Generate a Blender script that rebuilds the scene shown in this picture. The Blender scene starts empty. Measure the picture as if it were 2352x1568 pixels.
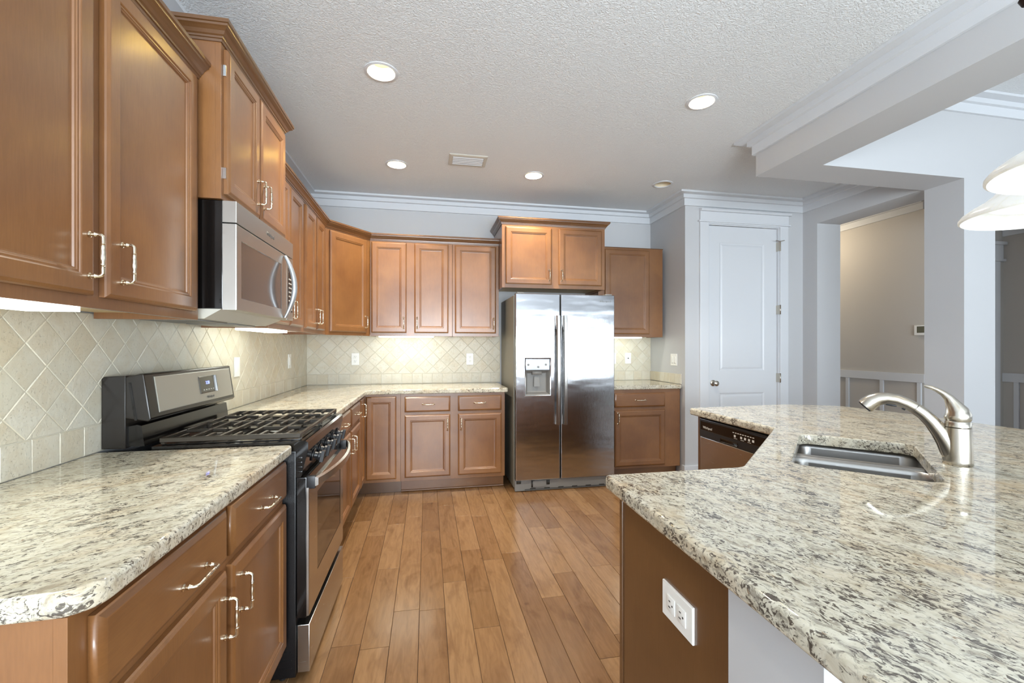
import bpy, bmesh, math, random
from mathutils import Vector, Matrix
random.seed(7)
PI = math.pi
S = bpy.context.scene
COL = S.collection
H = 2.775      # kitchen ceiling
HD = 3.085     # dining ceiling

# ------------------------------------------------------------------ camera
cam = bpy.data.cameras.new('camera'); camo = bpy.data.objects.new('camera', cam); COL.objects.link(camo)
cam.sensor_width = 36.0; cam.lens = 1008.3/2352*36.0
cam.shift_y = 11.3/2352; cam.clip_start = 0.02; cam.clip_end = 100
camo.location = (1.15, -4.545, 1.288)
camo.rotation_euler = (PI/2, 0, -math.atan((1176-981.4)/1008.3))
S.camera = camo
# ------------------------------------------------------------------ view, world, daylight
S.view_settings.view_transform = 'Standard'; S.view_settings.look = 'None'
S.view_settings.gamma = 1.0; S.view_settings.exposure = 0.43
S.view_settings.use_curve_mapping = False
W = bpy.data.worlds.new('world'); S.world = W; W.use_nodes = True
W.node_tree.nodes['Background'].inputs[0].default_value = (0.80, 0.90, 1.0, 1)
W.node_tree.nodes['Background'].inputs[1].default_value = 0.6

def area_light(name, loc, rot, sx, sy, power, color, shape='RECTANGLE'):
    l = bpy.data.lights.new(name, 'AREA'); l.shape = shape; l.size = sx
    if shape in ('RECTANGLE', 'ELLIPSE'): l.size_y = sy
    l.energy = power; l.color = color
    o = bpy.data.objects.new(name, l); COL.objects.link(o); o.location = loc; o.rotation_euler = rot
    return o
DAY = (0.83, 0.925, 1.0)
WARM = (1.0, 0.93, 0.81)
# daylight outside the glazed doors and windows behind the camera and in the dining room wall
for x_, w_, p_ in ((1.35, 2.0, 74), (3.75, 2.2, 30), (6.2, 2.2, 5)):
    area_light('daylight', (x_, -7.95, 1.30), (PI/2+0.75, 0, 0), w_, 1.9, p_*w_*1.9, DAY)
for y_ in (-3.4, -5.9):
    area_light('daylight', (9.05, y_, 1.50), (0, PI/2+0.7, 0), 1.8, 2.1, 14, DAY)

# ------------------------------------------------------------------ materials
def srgb(r, g, b):
    f = lambda c: (c/255/12.92) if c/255 <= 0.04045 else ((c/255+0.055)/1.055)**2.4
    return (f(r), f(g), f(b), 1)
class NT:
    def __init__(self, name):
        self.m = bpy.data.materials.new(name); self.m.use_nodes = True
        self.t = self.m.node_tree; self.p = self.t.nodes['Principled BSDF']
    def n(self, typ, **kw):
        x = self.t.nodes.new(typ)
        for k, v in kw.items():
            if k.startswith('i_'):
                key = k[2:]; key = int(key) if key.isdigit() else key.replace('_', ' ')
                x.inputs[key].default_value = v
            else: setattr(x, k, v)
        return x
    def l(self, a, b): self.t.links.new(a, b)
    def set(self, **kw):
        for k, v in kw.items(): self.p.inputs[k.replace('_', ' ')].default_value = v
        return self
    def coords(self, scale=(1, 1, 1), rot=(0, 0, 0), src='Object'):
        tc = self.n('ShaderNodeTexCoord'); mp = self.n('ShaderNodeMapping')
        mp.inputs['Scale'].default_value = scale; mp.inputs['Rotation'].default_value = rot
        self.l(tc.outputs[src], mp.inputs['Vector']); return mp.outputs['Vector']
    def noise(self, vec, scale, detail=3, rough=0.5, dist=0.0):
        x = self.n('ShaderNodeTexNoise'); x.inputs['Scale'].default_value = scale
        x.inputs['Detail'].default_value = detail; x.inputs['Roughness'].default_value = rough
        x.inputs['Distortion'].default_value = dist
        if vec is not None: self.l(vec, x.inputs['Vector'])
        return x.outputs['Fac']
    def ramp(self, fac, stops, interp='LINEAR'):
        x = self.n('ShaderNodeValToRGB'); cr = x.color_ramp; cr.interpolation = interp
        while len(cr.elements) < len(stops): cr.elements.new(0.5)
        for e, (p, c) in zip(cr.elements, stops): e.position = p; e.color = c
        self.l(fac, x.inputs['Fac']); return x.outputs['Color']
    def mix(self, fac, a, b, mode='MIX'):
        x = self.n('ShaderNodeMix', data_type='RGBA', blend_type=mode)
        for sock, v in ((x.inputs[0], fac), (x.inputs[6], a), (x.inputs[7], b)):
            if hasattr(v, 'is_linked') or hasattr(v, 'links'): self.l(v, sock)
            else: sock.default_value = v
        return x.outputs[2]
    def bump(self, h, strength=0.2, dist=0.01):
        x = self.n('ShaderNodeBump'); x.inputs['Strength'].default_value = strength
        x.inputs['Distance'].default_value = dist; self.l(h, x.inputs['Height'])
        self.l(x.outputs['Normal'], self.p.inputs['Normal'])
    def base(self, c): self.l(c, self.p.inputs['Base Color'])

def plain(name, col, rough=0.5, metal=0.0, **kw):
    t = NT(name); t.set(Base_Color=col, Roughness=rough, Metallic=metal, **kw); return t.m
def emis(name, col, strength):
    t = NT(name); t.set(Base_Color=col, Roughness=0.4, Emission_Color=col, Emission_Strength=strength); return t.m

def wood(name, axis, tint=1.0):
    t = NT(name)
    sc = {'z': (1, 1, 0.09), 'x': (0.09, 1, 1), 'y': (1, 0.09, 1)}[axis]
    v = t.coords(sc); v2 = t.coords()
    oi = t.n('ShaderNodeObjectInfo')
    g1 = t.noise(v, 55, 5, 0.6, 0.4); g2 = t.noise(v2, 3.2, 3, 0.5, 0.3); g3 = t.noise(v, 260, 2, 0.5)
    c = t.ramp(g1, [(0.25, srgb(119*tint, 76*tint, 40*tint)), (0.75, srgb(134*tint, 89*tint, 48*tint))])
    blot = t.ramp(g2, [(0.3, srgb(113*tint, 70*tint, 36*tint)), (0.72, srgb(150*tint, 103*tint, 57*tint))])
    c = t.mix(0.65, c, blot)
    fine = t.ramp(g3, [(0.35, (0.91, 0.90, 0.88, 1)), (0.65, (1, 1, 1, 1))])
    c = t.mix(0.8, c, fine, 'MULTIPLY')
    hv = t.n('ShaderNodeHueSaturation'); t.l(c, hv.inputs['Color'])
    mr = t.n('ShaderNodeMapRange'); mr.inputs[3].default_value = 0.92; mr.inputs[4].default_value = 1.08
    t.l(oi.outputs['Random'], mr.inputs[0]); t.l(mr.outputs[0], hv.inputs['Value'])
    t.base(hv.outputs['Color'])
    t.set(Roughness=0.42, Coat_Weight=0.7, Coat_Roughness=0.22, Coat_IOR=1.55)
    t.bump(g3, 0.05, 0.002)
    return t.m
M = {}
M['wood'] = wood('stained_maple_upright', 'z')
M['woodx'] = wood('stained_maple_along_x', 'x')
M['woody'] = wood('stained_maple_along_y', 'y')
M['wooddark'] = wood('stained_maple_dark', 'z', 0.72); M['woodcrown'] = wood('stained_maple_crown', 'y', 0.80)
M['maple'] = plain('raw_maple', srgb(214, 190, 146), 0.5)

def granite(name, ang, k=0.0):
    t = NT(name)
    v0 = t.coords(); r = t.coords((1, 1, 1), (0, 0, -math.radians(ang)))
    wn_ = t.n('ShaderNodeTexNoise'); wn_.inputs['Scale'].default_value = 28; wn_.inputs['Detail'].default_value = 3; t.l(r, wn_.inputs['Vector'])
    wv = t.n('ShaderNodeVectorMath', operation='MULTIPLY_ADD'); t.l(wn_.outputs['Color'], wv.inputs[0]); wv.inputs[1].default_value = (0.022, 0.022, 0.022); t.l(r, wv.inputs[2])
    def st(sx, sy):
        mp = t.n('ShaderNodeMapping'); mp.inputs['Scale'].default_value = (sx, sy, 0.8); t.l(wv.outputs[0], mp.inputs['Vector']); return mp.outputs[0]
    a = t.noise(st(0.55, 1), 46, 4, 0.6, 0.6)
    c = t.ramp(a, [(0.30, srgb(158, 148, 130)), (0.42, srgb(196, 189, 169)), (0.58, srgb(214, 209, 192)), (0.76, srgb(188, 176, 152))])
    tan = t.ramp(t.noise(st(0.5, 1), 7, 3, 0.55, 0.6), [(0.50, (0, 0, 0, 1)), (0.74, (0.5, 0.5, 0.5, 1))])
    c = t.mix(tan, c, srgb(190, 160, 116))
    gm = t.ramp(t.noise(st(0.5, 1), 95, 5, 0.64, 0.8), [(0.50+k, (0, 0, 0, 1)), (0.60+k, (0.66, 0.66, 0.66, 1))])
    c = t.mix(gm, c, srgb(132, 125, 114))
    d = t.noise(st(0.46, 1), 150, 4, 0.62, 1.0); d2 = t.noise(st(0.6, 1), 20, 3, 0.6, 0.5)
    dm = t.n('ShaderNodeMath', operation='MULTIPLY_ADD'); t.l(d2, dm.inputs[0]); dm.inputs[1].default_value = 0.50; t.l(d, dm.inputs[2])
    dk = t.ramp(dm.outputs[0], [(0.790+k, (0, 0, 0, 1)), (0.845+k, (0.92, 0.92, 0.92, 1))])
    c = t.mix(dk, c, srgb(74, 65, 58))
    em = t.ramp(t.noise(st(0.45, 1), 80, 4, 0.6, 0.6), [(0.66, (0, 0, 0, 1)), (0.72, (0.8, 0.8, 0.8, 1))])
    c = t.mix(em, c, srgb(120, 90, 62))
    t.base(c); t.set(Roughness=0.035, Specular_IOR_Level=0.62)
    return t.m
M['granite'] = granite('speckled_granite', 36, 0.028); M['granite_island'] = granite('speckled_granite_island', -74, 0.010)

def travertine():
    t = NT('tumbled_travertine')
    v = t.coords(); geo = t.n('ShaderNodeNewGeometry')
    rnd = geo.outputs['Random Per Island']
    c = t.ramp(rnd, [(0.0, srgb(206, 200, 182)), (0.35, srgb(212, 207, 191)), (0.7, srgb(217, 212, 197)), (1.0, srgb(208, 199, 178))])
    off = t.n('ShaderNodeVectorMath', operation='SCALE'); cmb = t.n('ShaderNodeCombineXYZ')
    for i in range(3): t.l(rnd, cmb.inputs[i])
    t.l(cmb.outputs[0], off.inputs[0]); off.inputs['Scale'].default_value = 40
    ad = t.n('ShaderNodeVectorMath', operation='ADD'); t.l(v, ad.inputs[0]); t.l(off.outputs[0], ad.inputs[1])
    n1 = t.noise(ad.outputs[0], 14, 4, 0.6, 0.5)
    st = t.ramp(n1, [(0.42, (0, 0, 0, 1)), (0.75, (1, 1, 1, 1))])
    c = t.mix(t.mix(0.4, (0, 0, 0, 1), st), c, srgb(196, 176, 142))
    n2 = t.noise(ad.outputs[0], 120, 4, 0.7); n3 = t.noise(ad.outputs[0], 45, 3, 0.6)
    pit = t.ramp(n2, [(0.28, (0, 0, 0, 1)), (0.42, (1, 1, 1, 1))])
    h = t.mix(0.5, pit, n3)
    t.base(c); t.set(Roughness=0.40); t.bump(h, 0.6, 0.006)
    return t.m
M['tile'] = travertine()
M['grout'] = plain('grout', srgb(206, 200, 184), 0.8)

def planks():
    t = NT('hardwood_planks')
    geo = t.n('ShaderNodeNewGeometry'); rnd = geo.outputs['Random Per Island']
    v = t.coords()
    cmb = t.n('ShaderNodeCombineXYZ'); t.l(rnd, cmb.inputs[0]); t.l(rnd, cmb.inputs[1])
    sc = t.n('ShaderNodeVectorMath', operation='SCALE'); t.l(cmb.outputs[0], sc.inputs[0]); sc.inputs['Scale'].default_value = 60
    ad = t.n('ShaderNodeVectorMath', operation='ADD'); t.l(v, ad.inputs[0]); t.l(sc.outputs[0], ad.inputs[1])
    mp = t.n('ShaderNodeMapping'); mp.inputs['Scale'].default_value = (1, 0.12, 1); t.l(ad.outputs[0], mp.inputs['Vector'])
    base = t.ramp(rnd, [(0.0, srgb(115, 83, 52)), (0.3, srgb(130, 96, 62)), (0.65, srgb(141, 108, 74)), (1.0, srgb(123, 90, 57))])
    g = t.noise(mp.outputs[0], 40, 5, 0.6, 1.2)
    gc = t.ramp(g, [(0.3, (0.74, 0.70, 0.66, 1)), (0.62, (1.06, 1.06, 1.06, 1))])
    c = t.mix(0.8, base, gc, 'MULTIPLY')
    mp2 = t.n('ShaderNodeMapping'); mp2.inputs['Scale'].default_value = (1, 0.45, 1); t.l(ad.outputs[0], mp2.inputs['Vector'])
    k = t.noise(mp2.outputs[0], 9, 3, 0.55, 0.8)
    kc = t.ramp(k, [(0.30, (0.70, 0.64, 0.58, 1)), (0.46, (1, 1, 1, 1))])
    c = t.mix(0.75, c, kc, 'MULTIPLY')
    kn = t.n('ShaderNodeTexVoronoi'); kn.inputs['Scale'].default_value = 2.6; t.l(ad.outputs[0], kn.inputs['Vector'])
    km = t.ramp(kn.outputs['Distance'], [(0.015, (0.30, 0.22, 0.16, 1)), (0.05, (1, 1, 1, 1))])
    c = t.mix(0.8, c, km, 'MULTIPLY')
    t.base(c); t.set(Roughness=0.22, Specular_IOR_Level=0.55)
    mp3 = t.n('ShaderNodeMapping'); mp3.inputs['Scale'].default_value = (1, 0.3, 1); t.l(ad.outputs[0], mp3.inputs['Vector'])
    t.bump(t.noise(mp3.outputs[0], 14, 2, 0.5), 0.10, 0.01)
    return t.m
M['floor'] = planks()
M['seam'] = plain('floor_seam', srgb(70, 44, 24), 0.7)

def knockdown():
    t = NT('textured_ceiling_paint'); v = t.coords()
    n = t.noise(v, 60, 4, 0.55, 1.5); n2 = t.noise(v, 150, 3, 0.5, 0.6)
    r = t.ramp(n, [(0.42, (0, 0, 0, 1)), (0.58, (1, 1, 1, 1))])
    h = t.mix(0.35, r, n2)
    t.set(Base_Color=srgb(230, 233, 235), Roughness=0.85); t.bump(h, 0.6, 0.006)
    return t.m
M['ceil'] = knockdown()
def wallpaint(name, col):
    t = NT(name); v = t.coords(); t.set(Base_Color=col, Roughness=0.6)
    t.bump(t.noise(v, 130, 3, 0.5), 0.05, 0.003); return t.m
M['wall'] = wallpaint('grey_wall_paint', srgb(196, 197, 199))
M['hallwall'] = wallpaint('beige_hall_paint', srgb(194, 190, 184))
M['white'] = plain('white_trim_paint', srgb(214, 217, 221), 0.35)
M['plastic'] = plain('white_plastic', srgb(240, 240, 236), 0.35)
M['slot'] = plain('dark_slot', srgb(60, 58, 54), 0.6)

def steel(name, col, rough, wave=0.0, axis='h', aniso=0.0):
    t = NT(name); t.set(Base_Color=col, Metallic=1.0, Roughness=rough)
    sc = (1, 1, 60) if axis == 'h' else (60, 60, 1)
    br = t.noise(t.coords(sc), 14, 2, 0.5)
    if wave:
        w = t.noise(t.coords((0.5, 0.5, 1.6)), 4.2, 2, 0.45)
        a = t.n('ShaderNodeMath', operation='MULTIPLY_ADD'); t.l(w, a.inputs[0]); a.inputs[1].default_value = wave; t.l(br, a.inputs[2])
        t.bump(a.outputs[0], 0.10, 0.004)
    else: t.bump(br, 0.03, 0.002)
    rr = t.n('ShaderNodeMapRange'); rr.inputs[3].default_value = rough*0.8; rr.inputs[4].default_value = rough*1.25
    t.l(br, rr.inputs[0]); t.l(rr.outputs[0], t.p.inputs['Roughness'])
    return t.m
M['steel'] = steel('brushed_stainless_steel', srgb(196, 194, 190), 0.24)
M['fsteel'] = steel('wavy_stainless_door', srgb(186, 187, 190), 0.15, 12.0, 'v')
M['sinksteel'] = plain('satin_sink_steel', srgb(168, 166, 163), 0.32, 1.0)
M['nickel'] = plain('brushed_nickel', srgb(194, 187, 175), 0.25, 1.0)
M['chrome'] = plain('polished_metal', srgb(222, 222, 222), 0.10, 1.0)
M['handle'] = plain('satin_nickel_pull', srgb(228, 216, 194), 0.20, 1.0)
M['black'] = plain('black_enamel', srgb(18, 16, 15), 0.10)
M['blacksemi'] = plain('black_satin_enamel', srgb(34, 30, 27), 0.24)
M['panelsteel'] = plain('satin_control_panel', srgb(184, 181, 170), 0.42, 0.55)
M['silver'] = plain('silver_plastic', srgb(150, 154, 160), 0.2, 0.4)
M['blackmatte'] = plain('black_plastic', srgb(30, 30, 32), 0.38)
M['glass'] = plain('dark_oven_glass', srgb(34, 28, 24), 0.05, 0.0, Specular_IOR_Level=0.9)
M['mwglass'] = plain('microwave_window', srgb(86, 78, 74), 0.12, 0.0, Specular_IOR_Level=0.8)
M['iron'] = plain('cast_iron', srgb(58, 52, 44), 0.33, 0.25)
def pebbled():
    t = NT('black_pebbled_steel'); t.set(Base_Color=srgb(14, 14, 16), Roughness=0.30)
    t.bump(t.noise(t.coords(), 420, 2, 0.5), 0.25, 0.002); return t.m
M['pebble'] = pebbled()
M['mwsteel'] = plain('satin_microwave_steel', srgb(176, 172, 166), 0.36, 0.85)
M['mwhandle'] = plain('satin_handle', srgb(206, 210, 214), 0.30, 0.8)
M['fridgeside'] = plain('grey_painted_steel', srgb(128, 124, 112), 0.45, 0.2)
M['greyplastic'] = plain('grey_plastic', srgb(132, 130, 126), 0.45)
M['vent'] = plain('almond_metal', srgb(205, 202, 192), 0.45)
M['bronze'] = plain('dark_bronze', srgb(48, 36, 32), 0.4, 0.7)
M['tube'] = emis('fluorescent_diffuser', (0.93, 1.0, 0.93, 1), 7.0)
M['bulb'] = emis('lamp_lens', (1.0, 0.90, 0.66, 1), 14.0)
M['baffle'] = plain('lamp_baffle_glow_tint', srgb(176, 152, 66), 0.4)  # yellow glow of the lit lamp put into the baffle colour
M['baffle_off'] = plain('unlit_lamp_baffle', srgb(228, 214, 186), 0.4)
M['deadbulb'] = plain('unlit_bulb', srgb(206, 196, 172), 0.3)
M['led'] = emis('clock_digits', (0.22, 0.27, 1.0, 1), 2.6)
M['screen'] = plain('lcd_screen', srgb(96, 92, 66), 0.2)
M['display'] = plain('display_glass', srgb(70, 66, 58), 0.08)
M['logo'] = plain('logo_print', srgb(120, 120, 118), 0.35, 0.6)
M['print'] = plain('white_print', srgb(225, 222, 214), 0.5)
def shade_glass():
    t = NT('frosted_swirl_glass'); v = t.coords()
    n = t.noise(v, 16, 4, 0.6, 2.0)
    c = t.ramp(n, [(0.35, srgb(236, 236, 230)), (0.6, srgb(252, 252, 248))])
    t.base(c); t.set(Roughness=0.3, Subsurface_Weight=0.0)
    t.l(c, t.p.inputs['Emission Color']); t.p.inputs['Emission Strength'].default_value = 0.10
    return t.m
M['shade'] = shade_glass()

# ------------------------------------------------------------------ object helpers
LOC = {}
def smooth(me, ang=35):
    me.shade_smooth(); me.set_sharp_from_angle(angle=math.radians(ang))
    for p in me.polygons:
        if p.area > 0.0035: p.use_smooth = False      # broad planar faces stay flat beside their small bevels
def obj(name, bm, mat, parent=None, label=None, ang=35, loc=None, mats=None, recalc=True):
    if recalc: bmesh.ops.recalc_face_normals(bm, faces=bm.faces[:])
    if parent is not None:
        base = LOC[parent.name]
    else: base = Vector(loc) if loc is not None else Vector((0, 0, 0))
    bmesh.ops.translate(bm, verts=bm.verts[:], vec=-base)
    me = bpy.data.meshes.new(name); bm.to_mesh(me); bm.free()
    for m in (mats or [mat]): me.materials.append(m)
    smooth(me, ang)
    o = bpy.data.objects.new(name, me); COL.objects.link(o)
    if parent is not None: o.parent = parent
    else: o.location = base
    LOC[o.name] = base
    if label: o['label'] = label
    return o
def thing(name, label, cat, loc, group=None):
    o = bpy.data.objects.new(name, None); COL.objects.link(o); o.location = loc; o.empty_display_size = 0.05
    o['label'] = label; o['category'] = cat
    if group: o['group'] = group
    LOC[o.name] = Vector(loc); return o
def tag(o, label, cat, group=None):
    o['label'] = label; o['category'] = cat
    if group: o['group'] = group
    return o
def struct(name, bm, mat, label, cat, **kw):
    o = obj(name, bm, mat, **kw); o['kind'] = 'structure'; o['label'] = label; o['category'] = cat; return o
nb = bmesh.new

def box(bm, x0, x1, y0, y1, z0, z1, bev=0.0, seg=2):
    vs = [bm.verts.new((x, y, z)) for x in (x0, x1) for y in (y0, y1) for z in (z0, z1)]
    idx = ((0, 1, 3, 2), (4, 6, 7, 5), (0, 4, 5, 1), (2, 3, 7, 6), (0, 2, 6, 4), (1, 5, 7, 3))
    fs = [bm.faces.new([vs[i] for i in q]) for q in idx]
    if bev:
        es = list({e for f in fs for e in f.edges})
        bmesh.ops.bevel(bm, geom=es, offset=bev, segments=seg, affect='EDGES', profile=0.6)
def hexa(bm, bot, top):
    b = [bm.verts.new(p) for p in bot]; t = [bm.verts.new(p) for p in top]; n = len(b)
    bm.faces.new(b); bm.faces.new(t)
    for i in range(n): bm.faces.new((b[i], b[(i+1) % n], t[(i+1) % n], t[i]))
def prism(bm, poly, axis, a, b):
    """poly: 2d points in the plane across `axis`, extruded from a to b"""
    def P(p, t):
        return {'x': (t, p[0], p[1]), 'y': (p[0], t, p[1]), 'z': (p[0], p[1], t)}[axis]
    hexa(bm, [P(p, a) for p in poly], [P(p, b) for p in poly])
class Fr:
    def __init__(s, o, u, n, v=(0, 0, 1)):
        s.o = Vector(o); s.u = Vector(u).normalized(); s.n = Vector(n).normalized(); s.v = Vector(v).normalized()
    def __call__(s, a, b, c=0.0): return s.o + s.u*a + s.v*b + s.n*c
def rings(bm, fr, a0, a1, b0, b1, prof, cap=True, back=True):
    prev = None
    for ins, c in prof:
        r = [bm.verts.new(fr(a, b, c)) for a, b in ((a0+ins, b0+ins), (a1-ins, b0+ins), (a1-ins, b1-ins), (a0+ins, b1-ins))]
        if prev is None and back: bm.faces.new(r)
        if prev is not None:
            for i in range(4): bm.faces.new((prev[i], prev[(i+1) % 4], r[(i+1) % 4], r[i]))
        prev = r
    if cap: bm.faces.new(prev)
def fbox(bm, fr, a0, a1, b0, b1, c0, c1, bev=0.0):
    if bev: rings(bm, fr, a0, a1, b0, b1, [(0, c0), (0, c1-bev), (bev*0.3, c1-bev*0.3), (bev, c1)])
    else: rings(bm, fr, a0, a1, b0, b1, [(0, c0), (0, c1)])
def tube(bm, pts, rad, seg=10, caps=True, flat=1.0, up=None):
    pts = [Vector(p) for p in pts]; n = len(pts)
    if not isinstance(rad, (list, tuple)): rad = [rad]*n
    tang = [(pts[min(i+1, n-1)]-pts[max(i-1, 0)]).normalized() for i in range(n)]
    if up is not None: nrm = Vector(up)
    else:
        nrm = Vector((0, 0, 1)) if abs(tang[0].z) < 0.9 else Vector((1, 0, 0))
    prev = None; first = None
    for i in range(n):
        t = tang[i]; nrm = (nrm - t*nrm.dot(t))
        if nrm.length < 1e-6: nrm = t.orthogonal()
        nrm.normalize(); b = t.cross(nrm)
        r = [bm.verts.new(pts[i] + (nrm*math.cos(2*PI*k/seg)*rad[i] + b*math.sin(2*PI*k/seg)*rad[i]*flat)) for k in range(seg)]
        if prev:
            for k in range(seg): bm.faces.new((prev[k], prev[(k+1) % seg], r[(k+1) % seg], r[k]))
        else: first = r
        prev = r
    if caps: bm.faces.new(first); bm.faces.new(prev)
def lathe(bm, prof, c, axis=(0, 0, 1), seg=32, capb=True, capt=True):
    ax = Vector(axis).normalized(); u = ax.orthogonal().normalized(); v = ax.cross(u); c = Vector(c)
    prev = None; first = None
    for r, h in prof:
        ring = [bm.verts.new(c + ax*h + u*(r*math.cos(2*PI*k/seg)) + v*(r*math.sin(2*PI*k/seg))) for k in range(seg)]
        if prev:
            for k in range(seg): bm.faces.new((prev[k], prev[(k+1) % seg], ring[(k+1) % seg], ring[k]))
        else: first = ring
        prev = ring
    if capb: bm.faces.new(first)
    if capt: bm.faces.new(prev)
def sweep(bm, path, prof, side=1, closed=False):
    """path: plan points; prof: closed polygon of (offset from the path, z); offset goes to the right of travel when side=1"""
    P = [Vector((p[0], p[1])) for p in path]; n = len(P); rows = []
    for i in range(n):
        def nrm(a, b):
            d = (b-a).normalized(); return Vector((d.y, -d.x))*side
        if closed: na, nb2 = nrm(P[i-1], P[i]), nrm(P[i], P[(i+1) % n])
        elif i == 0: na = nb2 = nrm(P[0], P[1])
        elif i == n-1: na = nb2 = nrm(P[-2], P[-1])
        else: na, nb2 = nrm(P[i-1], P[i]), nrm(P[i], P[i+1])
        m = na+nb2; m = m/(m.dot(na)) if m.length > 1e-6 else na
        rows.append([bm.verts.new((P[i].x+m.x*o, P[i].y+m.y*o, z)) for o, z in prof])
    k = len(prof)
    for i in range(n if closed else n-1):
        a, b = rows[i], rows[(i+1) % n]
        for j in range(k): bm.faces.new((a[j], a[(j+1) % k], b[(j+1) % k], b[j]))
    if not closed: bm.faces.new(rows[0]); bm.faces.new(rows[-1])
def inset(poly, d):
    """inward offset of a counter-clockwise polygon"""
    n = len(poly); out = []
    for i in range(n):
        p0, p1, p2 = Vector(poly[i-1]), Vector(poly[i]), Vector(poly[(i+1) % n])
        e1 = (p1-p0).normalized(); e2 = (p2-p1).normalized()
        n1 = Vector((-e1.y, e1.x)); n2 = Vector((-e2.y, e2.x)); m = n1+n2
        m = m/m.dot(n1); out.append(tuple(p1+m*d))
    return out
def rounded(poly, radii, seg=6):
    out = []; n = len(poly)
    for i in range(n):
        r = radii[i] if isinstance(radii, (list, tuple)) else radii
        p0, p1, p2 = Vector(poly[i-1]), Vector(poly[i]), Vector(poly[(i+1) % n])
        if r <= 0: out.append(tuple(p1)); continue
        a = (p0-p1).normalized(); b = (p2-p1).normalized()
        th = a.angle(b); d = r/math.tan(th/2); s, e = p1+a*d, p1+b*d
        c = p1+(a+b).normalized()*(r/math.sin(th/2))
        a0 = math.atan2(s.y-c.y, s.x-c.x); a1 = math.atan2(e.y-c.y, e.x-c.x)
        da = (a1-a0+PI) % (2*PI)-PI
        for k in range(seg+1):
            t = a0+da*k/seg; out.append((c.x+r*math.cos(t), c.y+r*math.sin(t)))
    return out
def fill(bm, loops):
    es = []
    for L in loops:
        for i in range(len(L)):
            a, b = L[i], L[(i+1) % len(L)]
            e = bm.edges.get((a, b)) or bm.edges.new((a, b)); es.append(e)
    bmesh.ops.triangle_fill(bm, use_beauty=True, use_dissolve=False, edges=es)
def slab(bm, outline, z0, z1, holes=(), e=0.010):
    """counter slab with eased edges; outline counter-clockwise, holes counter-clockwise too"""
    q = [(e*(1-math.sin(k*PI/10)), e*(1-math.cos(k*PI/10))) for k in range(6)]
    prof = [(d, z1-h) for d, h in q] + [(d, z0+h) for d, h in reversed(q)]
    rws = []
    for d, z in prof:
        pp = inset(outline, d) if d else outline
        rws.append([bm.verts.new((x, y, z)) for x, y in pp])
    for a, b in zip(rws, rws[1:]):
        n = len(a)
        for i in range(n): bm.faces.new((a[i], a[(i+1) % n], b[(i+1) % n], b[i]))
    tl, bl = [rws[0]], [rws[-1]]
    for h in holes:
        g = 0.003
        hp = [(-g, z1), (-g*0.3, z1-g*0.4), (0, z1-g*1.2), (0, z0)]
        hr = []
        for d, z in hp:
            pp = inset(h, d) if d else h
            hr.append([bm.verts.new((x, y, z)) for x, y in pp])
        for a, b in zip(hr, hr[1:]):
            n = len(a)
            for i in range(n): bm.faces.new((a[i], a[(i+1) % n], b[(i+1) % n], b[i]))
        tl.append(hr[0]); bl.append(hr[-1])
    fill(bm, tl); fill(bm, bl)
def text(name, s, size, o, u, v, mat, parent, depth=0.0006, align='CENTER'):
    c = bpy.data.curves.new(name, 'FONT'); c.body = s; c.size = size; c.extrude = depth; c.align_x = align; c.align_y = 'CENTER'
    t = bpy.data.objects.new(name+'_curve', c); COL.objects.link(t)
    dg = bpy.context.evaluated_depsgraph_get(); dg.update()
    me = bpy.data.meshes.new_from_object(t.evaluated_get(dg))
    bpy.data.objects.remove(t)
    u = Vector(u).normalized(); v = Vector(v).normalized(); n = u.cross(v)
    base = LOC[parent.name]
    mtx = Matrix.Translation(Vector(o)-base) @ Matrix((u, v, n)).transposed().to_4x4()
    me.transform(mtx); me.materials.clear(); me.materials.append(mat); me.name = name
    ob = bpy.data.objects.new(name, me); COL.objects.link(ob); ob.parent = parent; LOC[ob.name] = base
    return ob

# ------------------------------------------------------------------ room shell
WX = 8.7
bm = nb()
PW = 0.1225; X0 = 0.745 - 8*PW
known = {}
for x, y in ((0.93, -2.593), (0.81, -2.555), (1.05, -2.343), (1.295, -2.124), (0.93, -1.911), (1.42, -2.545), (1.54, -1.916), (1.295, -1.71), (1.785, -2.368), (1.91, -2.145), (1.91, -2.837), (1.91, -1.5)):
    known.setdefault(int((x-X0)//PW), []).append(y)
i = -1
while X0+i*PW < WX+0.2:
    xa, xb = X0+i*PW, X0+(i+1)*PW
    cuts = sorted(known.get(i, []))
    if cuts:
        y = cuts[0]
        while y > -7.8: y -= random.uniform(0.6, 1.25); cuts.insert(0, y)
        y = cuts[-1]
        while y < 1.4: y += random.uniform(0.55, 1.2); cuts.append(y)
    else:
        y = -7.9-random.uniform(0, 1); cuts = [y]
        while y < 1.4: y += random.uniform(0.55, 1.25); cuts.append(y)
    for y0, y1 in zip(cuts, cuts[1:]):
        if y1 < -7.7 or y0 > 1.4: continue
        y0c, y1c = max(y0, -7.7), min(y1, 1.4)
        g = 0.0004
        a = [(xa+g, y0c+g, -0.003), (xb-g, y0c+g, -0.003), (xb-g, y1c-g, -0.003), (xa+g, y1c-g, -0.003)]
        h = 0.0018
        b = [(xa+h, y0c+h, 0), (xb-h, y0c+h, 0), (xb-h, y1c-h, 0), (xa+h, y1c-h, 0)]
        hexa(bm, a, b)
    i += 1
nf = len(bm.faces)
box(bm, -0.12, WX+0.1, -7.7, 1.4, -0.1, -0.0029)
bm.faces.ensure_lookup_table()
for f in bm.faces[nf:]: f.material_index = 1
struct('floor', bm, None, 'brown hardwood plank floor running toward the refrigerator', 'floor', mats=[M['floor'], M['seam']])

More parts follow.
